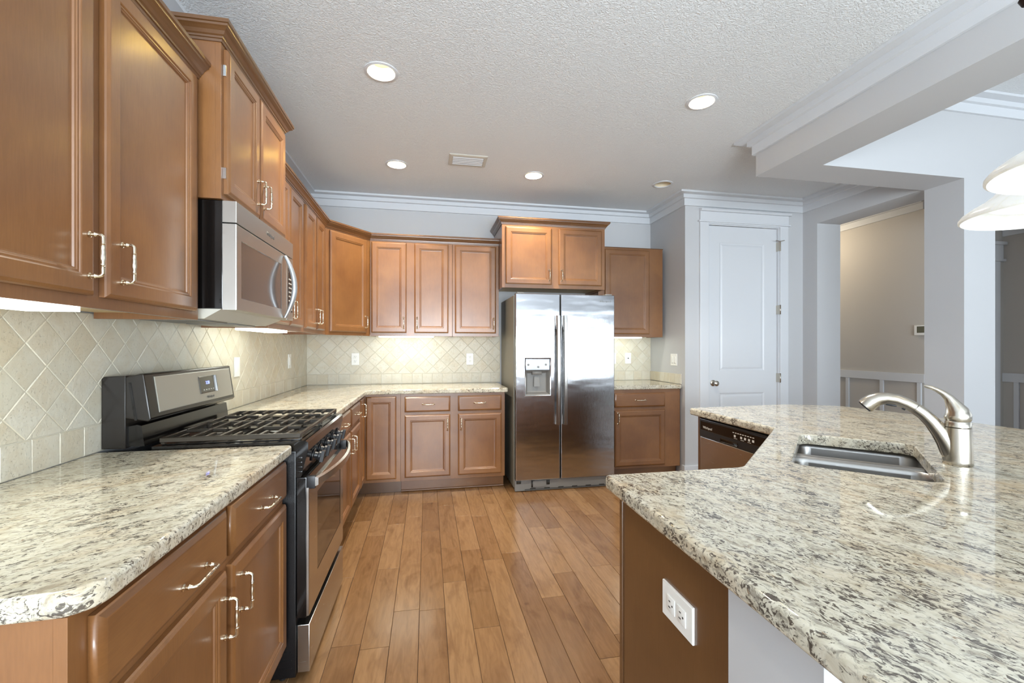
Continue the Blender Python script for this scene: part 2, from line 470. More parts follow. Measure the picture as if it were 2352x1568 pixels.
bm = nb(); box(bm, -0.0, WX, -7.6, -5.1, 0.0005, 0.012, 0.003)
cp_ = struct('floor_bounce', bm, plain('pale_bounce_sheet', srgb(214, 212, 206), 0.9), 'unseen pale floor sheet added behind the viewer to bounce light', 'floor')  # unseen pale sheet, added to bounce neutral light up to the ceiling
CANS = [(0.905, -2.075), (0.905, -0.845), (2.058, -0.830), (2.788, -2.143), (3.270, -0.855)]
bm = nb()
outer = [(-0.1, -7.6), (3.46, -7.6), (3.46, -1.85), (7.1, -1.85), (7.1, 1.3), (-0.1, 1.3)]
ov = [bm.verts.new((x, y, H)) for x, y in outer]
loops = [ov]
for cx, cy in CANS: loops.append([bm.verts.new((cx+0.074*math.cos(2*PI*k/32), cy+0.074*math.sin(2*PI*k/32), H)) for k in range(32)])
fill(bm, loops)
r = bmesh.ops.extrude_face_region(bm, geom=bm.faces[:])
bmesh.ops.translate(bm, verts=[v for v in r['geom'] if isinstance(v, bmesh.types.BMVert)], vec=(0, 0, 0.02))
struct('ceiling', bm, M['ceil'], 'knockdown textured kitchen ceiling with recessed lamps', 'ceiling')
bm = nb(); box(bm, 3.6, WX+0.1, -7.7, -1.95, HD, HD+0.1)
struct('ceiling_dining', bm, M['ceil'], 'higher textured ceiling beyond the dropped beam at right', 'ceiling')

def wall(name, boxes, label, mat='wall', cat='wall'):
    b = nb()
    for q in boxes: box(b, *q)
    return struct(name, b, M[mat], label, cat)
wall('wall_left', [(-0.1, 0, -7.6, 0.1, -0.003, H)], 'grey painted wall behind the range and long cabinet run')
wall('wall_back', [(0, 3.61, 0, 0.1, -0.003, H)], 'grey painted wall behind the refrigerator')
wall('wall_nook', [(3.61, 3.72, -0.565, 0.1, -0.003, H)], 'narrow return wall with double switch beside the small counter')
wall('wall_pantry', [(3.61, 3.845, -0.675, -0.565, -0.003, H), (4.668, 4.946, -0.675, -0.565, -0.003, H), (3.845, 4.668, -0.675, -0.565, 2.495, H)], 'light wall around the white pantry door')
wall('wall_right', [(4.946, 5.219, -0.8444, -0.565, -0.003, H), (4.946, 5.219, -1.80, -0.8444, 2.508, H)], 'light wall and header around the hallway opening')
wall('wall_column', [(4.946, 5.235, -2.058, -1.80, -0.003, 2.5)], 'pale square column between the hallway and dining openings')
bm = nb()
prism(bm, [(3.452, -7.6), (3.747, -7.6), (3.747, -2.058), (WX, -2.058), (WX, -1.80), (3.452, -1.80)], 'z', 2.5, HD)
box(bm, 5.235, 6.35, -2.058, -1.80, 2.40, 2.5); box(bm, 6.35, WX, -2.058, -1.80, -0.003, 2.5)
struct('wall_beam', bm, M['wall'], 'dropped L-shaped beam framing the kitchen ceiling at right', 'beam')
wall('wall_hall', [(6.0, 6.1, -1.05, 1.3, -0.003, H), (6.1, 7.1, -1.05, -0.95, -0.003, H), (3.72, 6.0, 1.2, 1.3, -0.003, H), (7.0, 7.1, -1.80, -1.05, -0.003, H), (6.0, 7.0, -1.7995, -1.0501, 2.54, H-0.001)], 'hallway wall with white wainscot seen through the opening', 'hallwall')
# rear and side walls of the open living area behind the camera, with glazed openings
def pierced(name, fr, L, Hh, wins, label, t=0.12):
    b = nb(); xs = sorted({0, L, *[w for q in wins for w in q[:2]]})
    for a, c in zip(xs, xs[1:]):
        hole = next((q for q in wins if q[0] <= a and q[1] >= c), None)
        if hole: fbox(b, fr, a, c, 0, hole[2], -t, 0); fbox(b, fr, a, c, hole[3], Hh, -t, 0)
        else: fbox(b, fr, a, c, 0, Hh, -t, 0)
    return struct(name, b, M['wall'], label, 'wall')
GL = [(1.40, 3.60, 0.45, 2.35), (3.85, 6.05, 0.45, 2.35), (6.35, 8.35, 0.45, 2.35)]; GD = [(0.65, 2.75, 0.65, 2.45), (3.15, 5.25, 0.65, 2.45)]
FW = Fr((WX, -7.6, 0), (-1, 0, 0), (0, 1, 0)); FD_ = Fr((WX, -7.6, 0), (0, 1, 0), (-1, 0, 0))
pierced('wall_front', FW, WX+0.1, HD, GL, 'wall with glazed doors behind the camera')
pierced('wall_dining', FD_, 5.8, HD, GD, 'dining room wall with two windows')
wn = 0
for (fr, L) in ((FW, GL), (FD_, GD)):
    for a, c, z0, z1 in L:
        wn += 1; b = nb()
        for q in ((a, a+0.05, z0, z1), (c-0.05, c, z0, z1), (a+0.05, c-0.05, z0, z0+0.05), (a+0.05, c-0.05, z1-0.05, z1), ((a+c)/2-0.03, (a+c)/2+0.03, z0+0.05, z1-0.05), (a+0.05, c-0.05, z0+(z1-z0)*0.66-0.015, z0+(z1-z0)*0.66+0.015)):
            fbox(b, fr, q[0], q[1], q[2], q[3], -0.09, -0.03)
        struct('window_%d' % wn, b, M['white'], 'white framed window behind the viewer', 'window')

# crown mouldings of the room
CR = [(0, -0.120), (0.018, -0.120), (0.018, -0.055), (0.040, -0.052), (0.040, -0.018), (0.100, -0.018), (0.100, -0.0005), (0, -0.0005)]
bm = nb()
e_ = 0.0005
sweep(bm, [(e_, -7.59), (e_, -e_), (3.61-e_, -e_), (3.61-e_, -0.675-e_), (4.946-e_, -0.675-e_), (4.946-e_, -1.80+e_), (3.452-e_, -1.80+e_), (3.452-e_, -7.59)], [(o, H+z) for o, z in CR], 1)
struct('trim_1', bm, M['white'], 'white stepped crown moulding around the kitchen ceiling', 'trim')
bm = nb()
sweep(bm, [(3.7475, -7.59), (3.7475, -2.0585), (WX-0.01, -2.0585)], [(o, HD+z) for o, z in CR], 1)
struct('trim_2', bm, M['white'], 'white crown moulding high above the dining opening', 'trim')
# hallway crown, wainscot
bm = nb()
sweep(bm, [(5.9995, -1.04), (5.9995, 1.1)], [(o, H+z) for o, z in CR], -1)
struct('trim_3', bm, M['white'], 'crown moulding on the hallway wall', 'trim')
bm = nb()
fr = Fr((6.0, 0, 0), (0, -1, 0), (-1, 0, 0))
fbox(bm, fr, -1.1, 1.05, 0.925, 1.012, 0.0005, 0.020, 0.002)
fbox(bm, fr, -1.1, 1.05, 0.0, 0.14, 0.0005, 0.016, 0.002)
for a in (-0.55, -0.155, 0.235, 0.63, 1.0):
    fbox(bm, fr, a-0.018, a+0.018, 0.14, 0.925, 0.0005, 0.018, 0.002)
struct('trim_4', bm, M['white'], 'white board and batten wainscot in the hallway', 'trim')
bm = nb()
fr = Fr((7.0, 0, 0), (0, -1, 0), (-1, 0, 0))
fbox(bm, fr, 1.052, 1.79, 0.925, 1.014, 0.0005, 0.020, 0.002)
for a in (1.16, 1.45): fbox(bm, fr, a-0.02, a+0.02, 0, 0.925, 0.0005, 0.018, 0.002)
sweep(bm, [(6.9995, -1.79), (6.9995, -1.052)], [(o, 2.54+z) for o, z in CR], -1)
fr = Fr((6.0, -1.05, 0), (1, 0, 0), (0, -1, 0))
fbox(bm, fr, 0.80, 0.93, 0, 2.16, 0.0005, 0.02, 0.002); fbox(bm, fr, 0.72, 0.965, 2.185, 2.33, 0.0005, 0.024, 0.002)
fbox(bm, fr, 0.72, 0.985, 2.33, 2.36, 0.0005, 0.045, 0.002); fbox(bm, fr, 0.72, 0.985, 2.16, 2.185, 0.0005, 0.035, 0.002)
struct('trim_5', bm, M['white'], 'door casing and wainscot in the dim room behind the column', 'trim')
bm = nb()
fbox(bm, Fr((3.61, -0.675, 0), (1, 0, 0), (0, -1, 0)), 0, 0.152, 0, 0.13, 0.0005, 0.016, 0.003)
fbox(bm, Fr((3.61, 0, 0), (0, -1, 0), (-1, 0, 0)), 0.64, 0.691, 0, 0.13, 0.0005, 0.016, 0.003)
fbox(bm, Fr((3.61, -0.675, 0), (1, 0, 0), (0, -1, 0)), 1.15, 1.336, 0, 0.13, 0.0005, 0.016, 0.003)
struct('baseboard_right', bm, M['white'], 'white baseboard by the pantry door', 'baseboard')

# pantry door
d1 = thing('door_1', 'white two-panel pantry door in a wide white casing', 'door', (4.2565, -0.62, 0)); d1['kind'] = 'structure'
F = Fr((0, -0.675, 0), (1, 0, 0), (0, -1, 0))
bm = nb()
DX0, DX1, DT = 3.860, 4.655, 2.483
rows = []
pan = [(0.92+0.0, 0.0)]
def panel_in(bm, fr, a0, a1, b0, b1):
    rings(bm, fr, a0, a1, b0, b1, [(0, 0), (0.012, -0.006), (0.020, -0.007), (0.034, -0.001), (0.046, 0.0)], True, False)
xs = [DX0, 4.000, 4.512, DX1]; zs = [0.008, 0.23, 0.825, 1.042, 2.325, DT]
FD = Fr((0, -0.650, 0), (1, 0, 0), (0, -1, 0))
for ia in range(3):
    for ib in range(5):
        a0, a1, b0, b1 = xs[ia], xs[ia+1], zs[ib], zs[ib+1]
        if ia == 1 and ib in (1, 3): panel_in(bm, FD, a0, a1, b0, b1)
        else: bm.faces.new([bm.verts.new(FD(a, b)) for a, b in ((a0, b0), (a1, b0), (a1, b1), (a0, b1))])
bmesh.ops.remove_doubles(bm, verts=bm.verts[:], dist=1e-5)
r = [bm.verts.new(FD(a, b, 0)) for a, b in ((DX0, 0.008), (DX1, 0.008), (DX1, DT), (DX0, DT))]
q = [bm.verts.new(FD(a, b, -0.035)) for a, b in ((DX0, 0.008), (DX1, 0.008), (DX1, DT), (DX0, DT))]
for i in range(4): bm.faces.new((r[i], r[(i+1) % 4], q[(i+1) % 4], q[i]))
bm.faces.new(q)
obj('door_leaf', bm, M['white'], d1, ang=20)
bm = nb()
fbox(bm, F, 3.762, 3.858, 0, 2.505, 0.0005, 0.018, 0.003); fbox(bm, F, 4.664, 4.759, 0, 2.505, 0.0005, 0.018, 0.003)
fbox(bm, F, 3.845, 3.8585, 0, 2.49, -0.10, 0.0005); fbox(bm, F, 4.6565, 4.668, 0, 2.49, -0.10, 0.0005); fbox(bm, F, 3.845, 4.668, 2.487, 2.495, -0.10, 0.0005)
fbox(bm, F, 3.858, 4.664, 2.495, 2.505, 0.0005, 0.018)
fbox(bm, F, 3.745, 4.777, 2.505, 2.520, 0.0005, 0.032, 0.004)
fbox(bm, F, 3.762, 4.759, 2.520, 2.608, 0.0005, 0.022, 0.002)
fbox(bm, F, 3.762, 4.778, 2.608, 2.632, 0.0005, 0.045, 0.005)
obj('door_casing', bm, M['white'], d1)
bm = nb()
lathe(bm, [(0.030, 0), (0.030, 0.005), (0.026, 0.009), (0.012, 0.012), (0.011, 0.030), (0.020, 0.038), (0.027, 0.048), (0.026, 0.060), (0.016, 0.068), (0.004, 0.070)], (3.930, -0.6505, 0.925), (0, -1, 0))
obj('door_knob', bm, M['nickel'], d1)
for z in (0.97, 1.66, 2.30):
    bm = nb(); fbox(bm, F, 4.651, 4.663, z-0.045, z+0.045, -0.030, 0.0225)
    tube(bm, [F(4.657, z-0.047, 0.024), F(4.657, z+0.047, 0.024)], 0.006, 8)
    if z > 2:
        tube(bm, [F(4.60, z+0.055, 0.03), F(4.66, z+0.05, 0.028), F(4.70, z+0.06, 0.03)], 0.004, 8)
    obj('hinge', bm, M['nickel'], d1)

# ------------------------------------------------------------------ tile backsplashes
def clip(poly, f):
    out = []
    for i in range(len(poly)):
        a, b = poly[i-1], poly[i]; fa, fb = f(a), f(b)
        if (fa >= 0) != (fb >= 0):
            t = fa/(fa-fb); out.append((a[0]+(b[0]-a[0])*t, a[1]+(b[1]-a[1])*t))
        if fb >= 0: out.append(b)
    return out
def tiles(bm, fr, a0, a1, zc, ztop, size=0.1, rows_only=False, ph=0.0):
    t = 0.010; g = 0.0009; polys = []
    n = int(math.ceil((a1-a0)/size))
    for k in range(n):
        polys.append([(a0+k*size, zc), (min(a0+(k+1)*size, a1), zc), (min(a0+(k+1)*size, a1), zc+size), (a0+k*size, zc+size)])
    if not rows_only:
        z0 = zc+size; dg = size*math.sqrt(2)/2
        for i in range(-2, int((a1-a0)/dg)+4):
            for j in range(-1, int((ztop-z0)/dg)+3):
                if (i+j) % 2: continue
                ca, cb = a0+i*dg+ph, z0+j*dg
                p = [(ca-dg, cb), (ca, cb-dg), (ca+dg, cb), (ca, cb+dg)]
                for f in (lambda q: q[0]-a0, lambda q: a1-q[0], lambda q: q[1]-z0, lambda q: ztop-q[1]):
                    p = clip(p, f)
                    if len(p) < 3: break
                if len(p) >= 3: polys.append(p)
    for p in polys:
        q = []
        for v in p:
            if not q or (Vector(v)-Vector(q[-1])).length > 0.004: q.append(v)
        if len(q) > 2 and (Vector(q[0])-Vector(q[-1])).length < 0.004: q.pop()
        if len(q) < 3: continue
        A = sum(q[i-1][0]*q[i][1]-q[i][0]*q[i-1][1] for i in range(len(q)))/2
        if abs(A) < 0.0006: continue
        if A < 0: q.reverse()
        j = lambda: random.uniform(-0.0009, 0.0009)
        dz = random.uniform(-0.0008, 0.0008)
        # subdivide the outline so the tumbled edge can wander a little
        d = []
        for i in range(len(q)):
            a, b = Vector(q[i]), Vector(q[(i+1) % len(q)])
            m = max(1, int((b-a).length/0.03))
            for s in range(m): d.append(tuple(a+(b-a)*s/m))
        try: o = inset(d, g); o2 = inset(d, g+0.0020)
        except ZeroDivisionError: continue
        o = [(x+j(), y+j()) for x, y in o]
        v0 = [bm.verts.new(fr(x, y, 0.0025)) for x, y in o]
        v1 = [bm.verts.new(fr(x, y, t-0.003+dz)) for x, y in o]
        v2 = [bm.verts.new(fr(x, y, t+dz)) for x, y in o2]
        m = len(v0)
        for i in range(m):
            bm.faces.new((v0[i], v0[(i+1) % m], v1[(i+1) % m], v1[i])); bm.faces.new((v1[i], v1[(i+1) % m], v2[(i+1) % m], v2[i]))
        bm.faces.new(v2)
    nf = len(bm.faces)
    return nf
def backsplash(label, fr, a0, a1, zc, ztop, loc, rows_only=False, ph=0.0):
    bm = nb(); nf = tiles(bm, fr, a0, a1, zc, ztop, rows_only=rows_only, ph=ph)
    fbox(bm, fr, a0, a1, zc, (zc+0.1) if rows_only else ztop, 0.0004, 0.0078)
    bm.faces.ensure_lookup_table()
    for f in bm.faces[nf:]: f.material_index = 1
    tag(obj('tile_backsplash', bm, None, mats=[M['tile'], M['grout']], loc=loc, ang=25), label, 'backsplash')
CT = 0.914
backsplash('cream travertine diamond tiles on the wall behind the range', Fr((0, 0, 0), (0, -1, 0), (1, 0, 0)), 0.0125, 3.80, CT+0.001, 1.403, (0, -1.9, CT), ph=-0.02)
backsplash('cream diamond tile backsplash on the far wall left of the refrigerator', Fr((0, 0, 0), (1, 0, 0), (0, -1, 0)), 0.0005, 1.90, CT+0.001, 1.403, (0.9, 0, CT), ph=0.075)
backsplash('small patch of diamond tile right of the refrigerator', Fr((0, 0, 0), (1, 0, 0), (0, -1, 0)), 2.80, 3.6095, CT+0.001, 1.403, (3.2, 0, CT))
backsplash('single row of square tiles on the wall beside the double switch', Fr((3.61, 0, 0), (0, -1, 0), (-1, 0, 0)), 0.0125, 0.617, CT+0.001, 1.0, (3.61, -0.3, CT), True)

# ------------------------------------------------------------------ cabinets
DOORP = [(0, 0.0005), (0, 0.012), (0.003, 0.0155), (0.010, 0.0195), (0.013, 0.020), (0.046, 0.020), (0.049, 0.0185), (0.0505, 0.0165), (0.055, 0.0165), (0.057, 0.0145), (0.060, 0.0135), (0.062, 0.0095), (0.066, 0.009)]
DRAWP = [(0, 0.0005), (0, 0.011), (0.003, 0.014), (0.013, 0.0195), (0.016, 0.020)]
def pull(bm, fr, a, b, vert, L=0.1):
    """bar pull: posts with collars, rounded corners, beaded and swollen middle; centred on (a, b)"""
    P = []; R = []
    def add(t, c, r):
        P.append(fr(a, b+t, c) if vert else fr(a+t, b, c)); R.append(r)
    h = L/2
    for c, r in ((0.020, 0.0075), (0.0235, 0.0078), (0.025, 0.0048), (0.031, 0.0045), (0.0325, 0.006), (0.0345, 0.006), (0.036, 0.0042), (0.043, 0.0042)): add(-h, c, r)
    add(-h+0.002, 0.0475, 0.0042); add(-h+0.006, 0.050, 0.0042)
    for t, r in ((-0.30, 0.0042), (-0.27, 0.0055), (-0.25, 0.0042), (-0.22, 0.0056), (-0.19, 0.0044), (-0.08, 0.0058), (0, 0.0062), (0.08, 0.0058), (0.19, 0.0044), (0.22, 0.0056), (0.25, 0.0042), (0.27, 0.0055), (0.30, 0.0042)): add(t*L, 0.050, r)
    add(h-0.006, 0.050, 0.0042); add(h-0.002, 0.0475, 0.0042)
    for c, r in ((0.043, 0.0042), (0.036, 0.0042), (0.0345, 0.006), (0.0325, 0.006), (0.031, 0.0045), (0.025, 0.0048), (0.0235, 0.0078), (0.020, 0.0075)): add(h, c, r)
    tube(bm, P, R, 10)
def door(par, fr, a0, a1, b0, b1, hpos=None, wood='wood', vert=True, name='door'):
    bm = nb(); rings(bm, fr, a0, a1, b0, b1, DOORP if name == 'door' else DRAWP)
    d = obj(name, bm, M[wood], par, ang=9)
    if hpos:
        bm = nb(); pull(bm, fr, hpos[0], hpos[1], vert); obj('handle', bm, M['handle'], d, ang=50)
    return d
UP = 'wall cabinets'; BC = 'base cabinets'
CAB_CR = [(0, 0), (0.004, 0), (0.006, 0.008), (0.010, 0.010), (0.011, 0.016), (0.016, 0.020), (0.022, 0.030), (0.030, 0.037), (0.036, 0.041), (0.037, 0.048), (0.042, 0.050), (0.042, 0.063), (0, 0.063)]
def crown(par, path, z, side=1, k=1.0):
    bm = nb(); sweep(bm, path, [(o*k, z+h*k) for o, h in CAB_CR], side)
    return obj('crown_moulding', bm, M['woodcrown'], par, ang=18)
def upper(label, fr, L, depth, z0, z1, doors, light=True, hingeside=None):
    """fr: origin on the front plane at floor level, u along the run, n outward"""
    t = thing('wall_cabinet', label, 'cabinet', fr(L/2, z0, -depth/2), UP)
    bm = nb(); fbox(bm, fr, 0.0005, L-0.0005, z0+0.022, z1, -depth+0.0145, -0.019)
    fbox(bm, fr, 0.0005, 0.018, z0, z0+0.022, -depth+0.0145, -0.019); fbox(bm, fr, L-0.018, L-0.0005, z0, z0+0.022, -depth+0.0145, -0.019)
    bm.faces.ensure_lookup_table()
    for f in bm.faces:
        if max(v.co.z for v in f.verts) < z0+0.0221 and abs(f.calc_center_median().z-(z0+0.022)) < 1e-4: f.material_index = 1
    obj('carcass', bm, None, t, mats=[M['wood'], M['maple']])
    bm = nb(); fbox(bm, fr, 0.0005, L-0.0005, z0, z1, -0.0188, 0.0, 0.0008); obj('face_frame', bm, M['wood'], t)
    for (a0, a1, b0, b1, h) in doors: door(t, fr, a0, a1, b0, b1, h)
    return t
Lx = lambda x, y: Fr((x, y, 0), (0, 1, 0), (1, 0, 0))       # left run: a grows away from the viewer
UZ, UT = 1.384, 2.262
f = Lx(0.33, -3.80)
t = upper('large wall cabinet nearest the viewer above the near counter', f, 1.042, 0.33, UZ, UT, [(0.03, 0.511, 1.413, 2.250, (0.535-0.05, 1.508)), (0.550, 1.001, 1.413, 2.250, (0.550+0.050, 1.508))])
crown(t, [(0.33, -3.80), (0.33, -2.759)], UT-0.002)
f = Lx(0.405, -2.757)
t = upper('raised wall cabinet with two doors directly above the microwave', f, 0.715, 0.405, 1.832, 2.410, [(0.020, 0.334, 1.855, 2.392, (0.334-0.024, 1.960)), (0.352, 0.690, 1.855, 2.392, (0.352+0.024, 1.960))])
crown(t, [(0.012, -2.757), (0.405, -2.757), (0.405, -2.042), (0.012, -2.042)], 2.406)
for z in (1.93, 2.31):
    bm = nb(); fbox(bm, f, 0.010, 0.0198, z-0.02, z+0.02, 0.0005, 0.012); obj('hinge', bm, M['chrome'], t)
f = Lx(0.33, -2.040)
t = upper('wall cabinet just beyond the microwave on the left wall', f, 0.640, 0.33, UZ, UT, [(0.012, 0.305, 1.413, 2.250, (0.305-0.024, 1.508)), (0.321, 0.604, 1.413, 2.250, (0.321+0.024, 1.508))])
f = Lx(0.33, -1.398)
t = upper('last straight wall cabinet before the angled corner cabinet', f, 0.668, 0.33, UZ, UT, [(0.030, 0.301, 1.413, 2.250, (0.301-0.024, 1.508)), (0.340, 0.583, 1.413, 2.250, (0.340+0.024, 1.508))])
# corner
p0, p1 = Vector((0.33, -0.728)), Vector((0.631, -0.33))
u = (p1-p0); CL = u.length; u.normalize(); nn = Vector((u.y, -u.x))
f = Fr((p0.x, p0.y, 0), (u.x, u.y, 0), (nn.x, nn.y, 0))
t = thing('wall_cabinet', 'angled corner wall cabinet with one door', 'cabinet', (0.3, -0.3, UZ), UP)
bm = nb(); prism(bm, [(0.0145, -0.0145), (0.0145, -0.7275), (0.313, -0.7275), (0.6305, -0.312), (0.6305, -0.0145)], 'z', UZ+0.022, UT); obj('carcass', bm, M['wood'], t)
bm = nb(); fbox(bm, f, 0.001, CL-0.001, UZ, UT, -0.006, 0, 0.0008); obj('face_frame', bm, M['wood'], t)
door(t, f, 0.040, CL-0.050, 1.413, 2.250, (CL-0.050-0.026, 1.508))
Bx = lambda x, y: Fr((x, y, 0), (1, 0, 0), (0, -1, 0))
f = Bx(0.633, -0.33)
upper('two-door wall cabinet on the far wall beside the angled corner', f, 0.750, 0.33, UZ, UT, [(0.012, 0.327, 1.413, 2.250, (0.327-0.026, 1.508)), (0.398, 0.714, 1.413, 2.250, (0.398+0.026, 1.508))])
f = Bx(1.385, -0.33)
upper('single-door wall cabinet left of the refrigerator', f, 0.447, 0.33, UZ, UT, [(0.024, 0.418, 1.413, 2.250, (0.418-0.026, 1.508))])
bm = nb(); sweep(bm, [(0.33, -2.039), (0.33, -0.728), (0.631, -0.33), (1.833, -0.33)], [(o, UT-0.002+h) for o, h in CAB_CR], 1)
bmesh.ops.translate(bm, verts=bm.verts[:], vec=(0, 0, 0.0022))
tag(obj('crown_moulding', bm, M['woodcrown'], loc=(0.33, -0.7, UT), ang=18), 'dark wood crown moulding running along the tops of the lower wall cabinets', 'moulding')
f = Bx(1.8345, -0.50)
t = upper('raised deep wall cabinet above the refrigerator', f, 1.020, 0.50, 1.840, 2.436, [(0.034, 0.478, 1.874, 2.410, (0.478-0.026, 1.965)), (0.550, 0.985, 1.874, 2.410, (0.550+0.026, 1.965))])
crown(t, [(1.8345, -0.012), (1.8345, -0.50), (2.8545, -0.50), (2.8545, -0.012)], 2.432, 1)
f = Bx(2.8565, -0.33)
t = upper('wall cabinet without crown right of the refrigerator', f, 0.7135, 0.33, UZ, 2.300, [(0.066, 0.558, 1.413, 2.280, None)])
bm = nb(); fbox(bm, f, 0.0005, 0.717, 2.300, 2.306, -0.31, 0.004); obj('top_strip', bm, M['wooddark'], t)

def base(label, fr, L, depth, fronts, loc, kick=(0, 0), end0=0.0005):
    t = thing('base_cabinet', label, 'cabinet', loc, BC)
    bm = nb(); fbox(bm, fr, end0, L-0.0005, 0.114, 0.8735, -depth+0.001, -0.019); obj('carcass', bm, M['wood'], t)
    bm = nb(); fbox(bm, fr, end0, L-0.0005, 0.114, 0.8735, -0.0188, 0, 0.0008); obj('face_frame', bm, M['wood'], t)
    bm = nb(); fbox(bm, fr, end0, L-0.0005+kick[1], 0.0005, 0.1138, -depth+0.001, -0.075)
    tube(bm, [fr(0.001, 0.0085, -0.070), fr(L-0.001+kick[1], 0.0085, -0.070)], 0.0078, 8)
    obj('toe_kick', bm, M['woodx'], t)
    for q in fronts:
        if q[0] == 'dr': door(t, fr, *q[1:6], 'woody' if abs(fr.u.y) > 0.5 else 'woodx', False, 'drawer')
        else: door(t, fr, *q[1:6])
    return t
f = Lx(0.61, -3.758)
base('base cabinet nearest the viewer under the near granite counter', f, 1.016, 0.6, [
    ('dr', 0.040, 0.508, 0.716, 0.852, (0.330, 0.766)), ('dr', 0.538, 1.010, 0.716, 0.852, (0.782, 0.775)),
    ('do', 0.040, 0.504, 0.150, 0.692, (0.504-0.024, 0.578)), ('do', 0.538, 1.006, 0.150, 0.692, (0.538+0.045, 0.592))], (0.3, -3.25, 0))
f = Lx(0.61, -2.032)
base('left wall base cabinet between the range and the corner', f, 1.158, 0.6, [
    ('dr', 0.100, 0.690, 0.716, 0.852, (0.43, 0.785)), ('dr', 0.732, 1.140, 0.716, 0.852, (0.936, 0.785)),
    ('do', 0.100, 0.690, 0.150, 0.692, (0.690-0.03, 0.60)), ('do', 0.732, 1.140, 0.150, 0.692, (0.732+0.03, 0.60))], (0.3, -1.45, 0))
t = thing('base_cabinet', 'corner base cabinet with folding right-angle doors', 'cabinet', (0.4, -0.4, 0), BC)
bm = nb(); prism(bm, [(0.0125, -0.0125), (0.0125, -0.873), (0.609, -0.873), (0.609, -0.609), (0.9215, -0.609), (0.9215, -0.0125)], 'z', 0.114, 0.8735); obj('carcass', bm, M['wood'], t)
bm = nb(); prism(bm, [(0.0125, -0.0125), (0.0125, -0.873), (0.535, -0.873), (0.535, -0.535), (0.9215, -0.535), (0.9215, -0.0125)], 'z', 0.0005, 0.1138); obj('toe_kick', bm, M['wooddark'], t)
door(t, Lx(0.6095, -0.860), 0.012, 0.227, 0.140, 0.855, (0.06, 0.765))
door(t, Bx(0.634, -0.6095), 0.0, 0.252, 0.140, 0.855)
f = Bx(0.9225, -0.61)
base('far wall base cabinet with two drawers left of the refrigerator', f, 0.920, 0.598, [
    ('dr', 0.034, 0.428, 0.714, 0.850, (0.238, 0.783)), ('dr', 0.496, 0.888, 0.714, 0.850, (0.690, 0.785)),
    ('do', 0.034, 0.428, 0.145, 0.690, (0.428-0.026, 0.600)), ('do', 0.496, 0.888, 0.145, 0.690, (0.496+0.026, 0.600))], (1.38, -0.3, 0))
f = Bx(2.875, -0.61)
base('narrow base cabinet right of the refrigerator', f, 0.720, 0.598, [
    ('dr', 0.030, 0.553, 0.704, 0.840, (0.29, 0.772)), ('do', 0.030, 0.553, 0.138, 0.674, (0.030+0.028, 0.60))], (3.23, -0.3, 0))

# ------------------------------------------------------------------ counters
def counter(bm, mat, loc, ang):
    o = obj('granite_countertop', bm, mat, loc=loc, ang=ang)
    for p in o.data.polygons:
        if abs(p.normal.z) > 0.9995: p.use_smooth = False
    return o
bm = nb(); slab(bm, rounded([(0.0008, -3.785), (0.645, -3.765), (0.645, -2.743), (0.0008, -2.743)], [0, 0.055, 0.013, 0]), 0.874, CT)
tag(counter(bm, M['granite'], loc=(0.33, -3.3, 0.874), ang=50), 'speckled granite countertop nearest the viewer at lower left', 'countertop')
bm = nb(); slab(bm, rounded([(0.0008, -2.030), (0.643, -2.030), (0.643, -0.700), (0.690, -0.642), (1.868, -0.642), (1.868, -0.0008), (0.0008, -0.0008)], [0, 0.013, 0.02, 0.02, 0.013, 0, 0], 4), 0.874, CT)
tag(counter(bm, M['granite'], loc=(0.6, -0.6, 0.874), ang=50), 'L-shaped speckled granite countertop in the far left corner', 'countertop')
bm = nb(); slab(bm, rounded([(2.862, -0.640), (3.597, -0.640), (3.597, -0.0008), (2.862, -0.0008)], [0.013, 0.013, 0, 0]), 0.874, CT)
tag(counter(bm, M['granite'], loc=(3.2, -0.3, 0.874), ang=50), 'short granite countertop right of the refrigerator', 'countertop')
# island, clockwise seen from above in the photo; here counter-clockwise in plan
isl = [(1.640, -4.40), (3.30, -4.40), (3.80, -3.75), (3.795, -2.62), (3.70, -2.20), (3.40, -2.085), (2.716, -2.120), (2.716, -2.790), (2.115, -3.335), (1.658, -3.335)]
isl = rounded(isl, [0.03, 0.2, 0.25, 0.25, 0.18, 0.15, 0.02, 0.012, 0.07, 0.016], 8)
A, Bp, Cp, Dp = Vector((2.712, -2.933)), Vector((2.289, -3.341)), Vector((2.543, -3.593)), Vector((2.978, -3.189))
sc_ = (A+Bp+Cp+Dp)/4
su = ((A-Bp)+(Dp-Cp)).normalized(); sv = Vector((su.y, -su.x)); SL, SW = 0.590, 0.362
hole = [tuple(sc_+su*a*SL/2+sv*b*SW/2) for a, b in ((-1, -1), (-1, 1), (1, 1), (1, -1))]
ar = sum(hole[i-1][0]*hole[i][1]-hole[i][0]*hole[i-1][1] for i in range(4))
if ar < 0: hole.reverse()
bm = nb(); slab(bm, isl, 0.874, CT, [rounded(hole, 0.045, 6)])
tag(counter(bm, M['granite_island'], loc=(2.6, -3.2, 0.874), ang=50), 'large angled granite island countertop with a sink cutout', 'countertop')

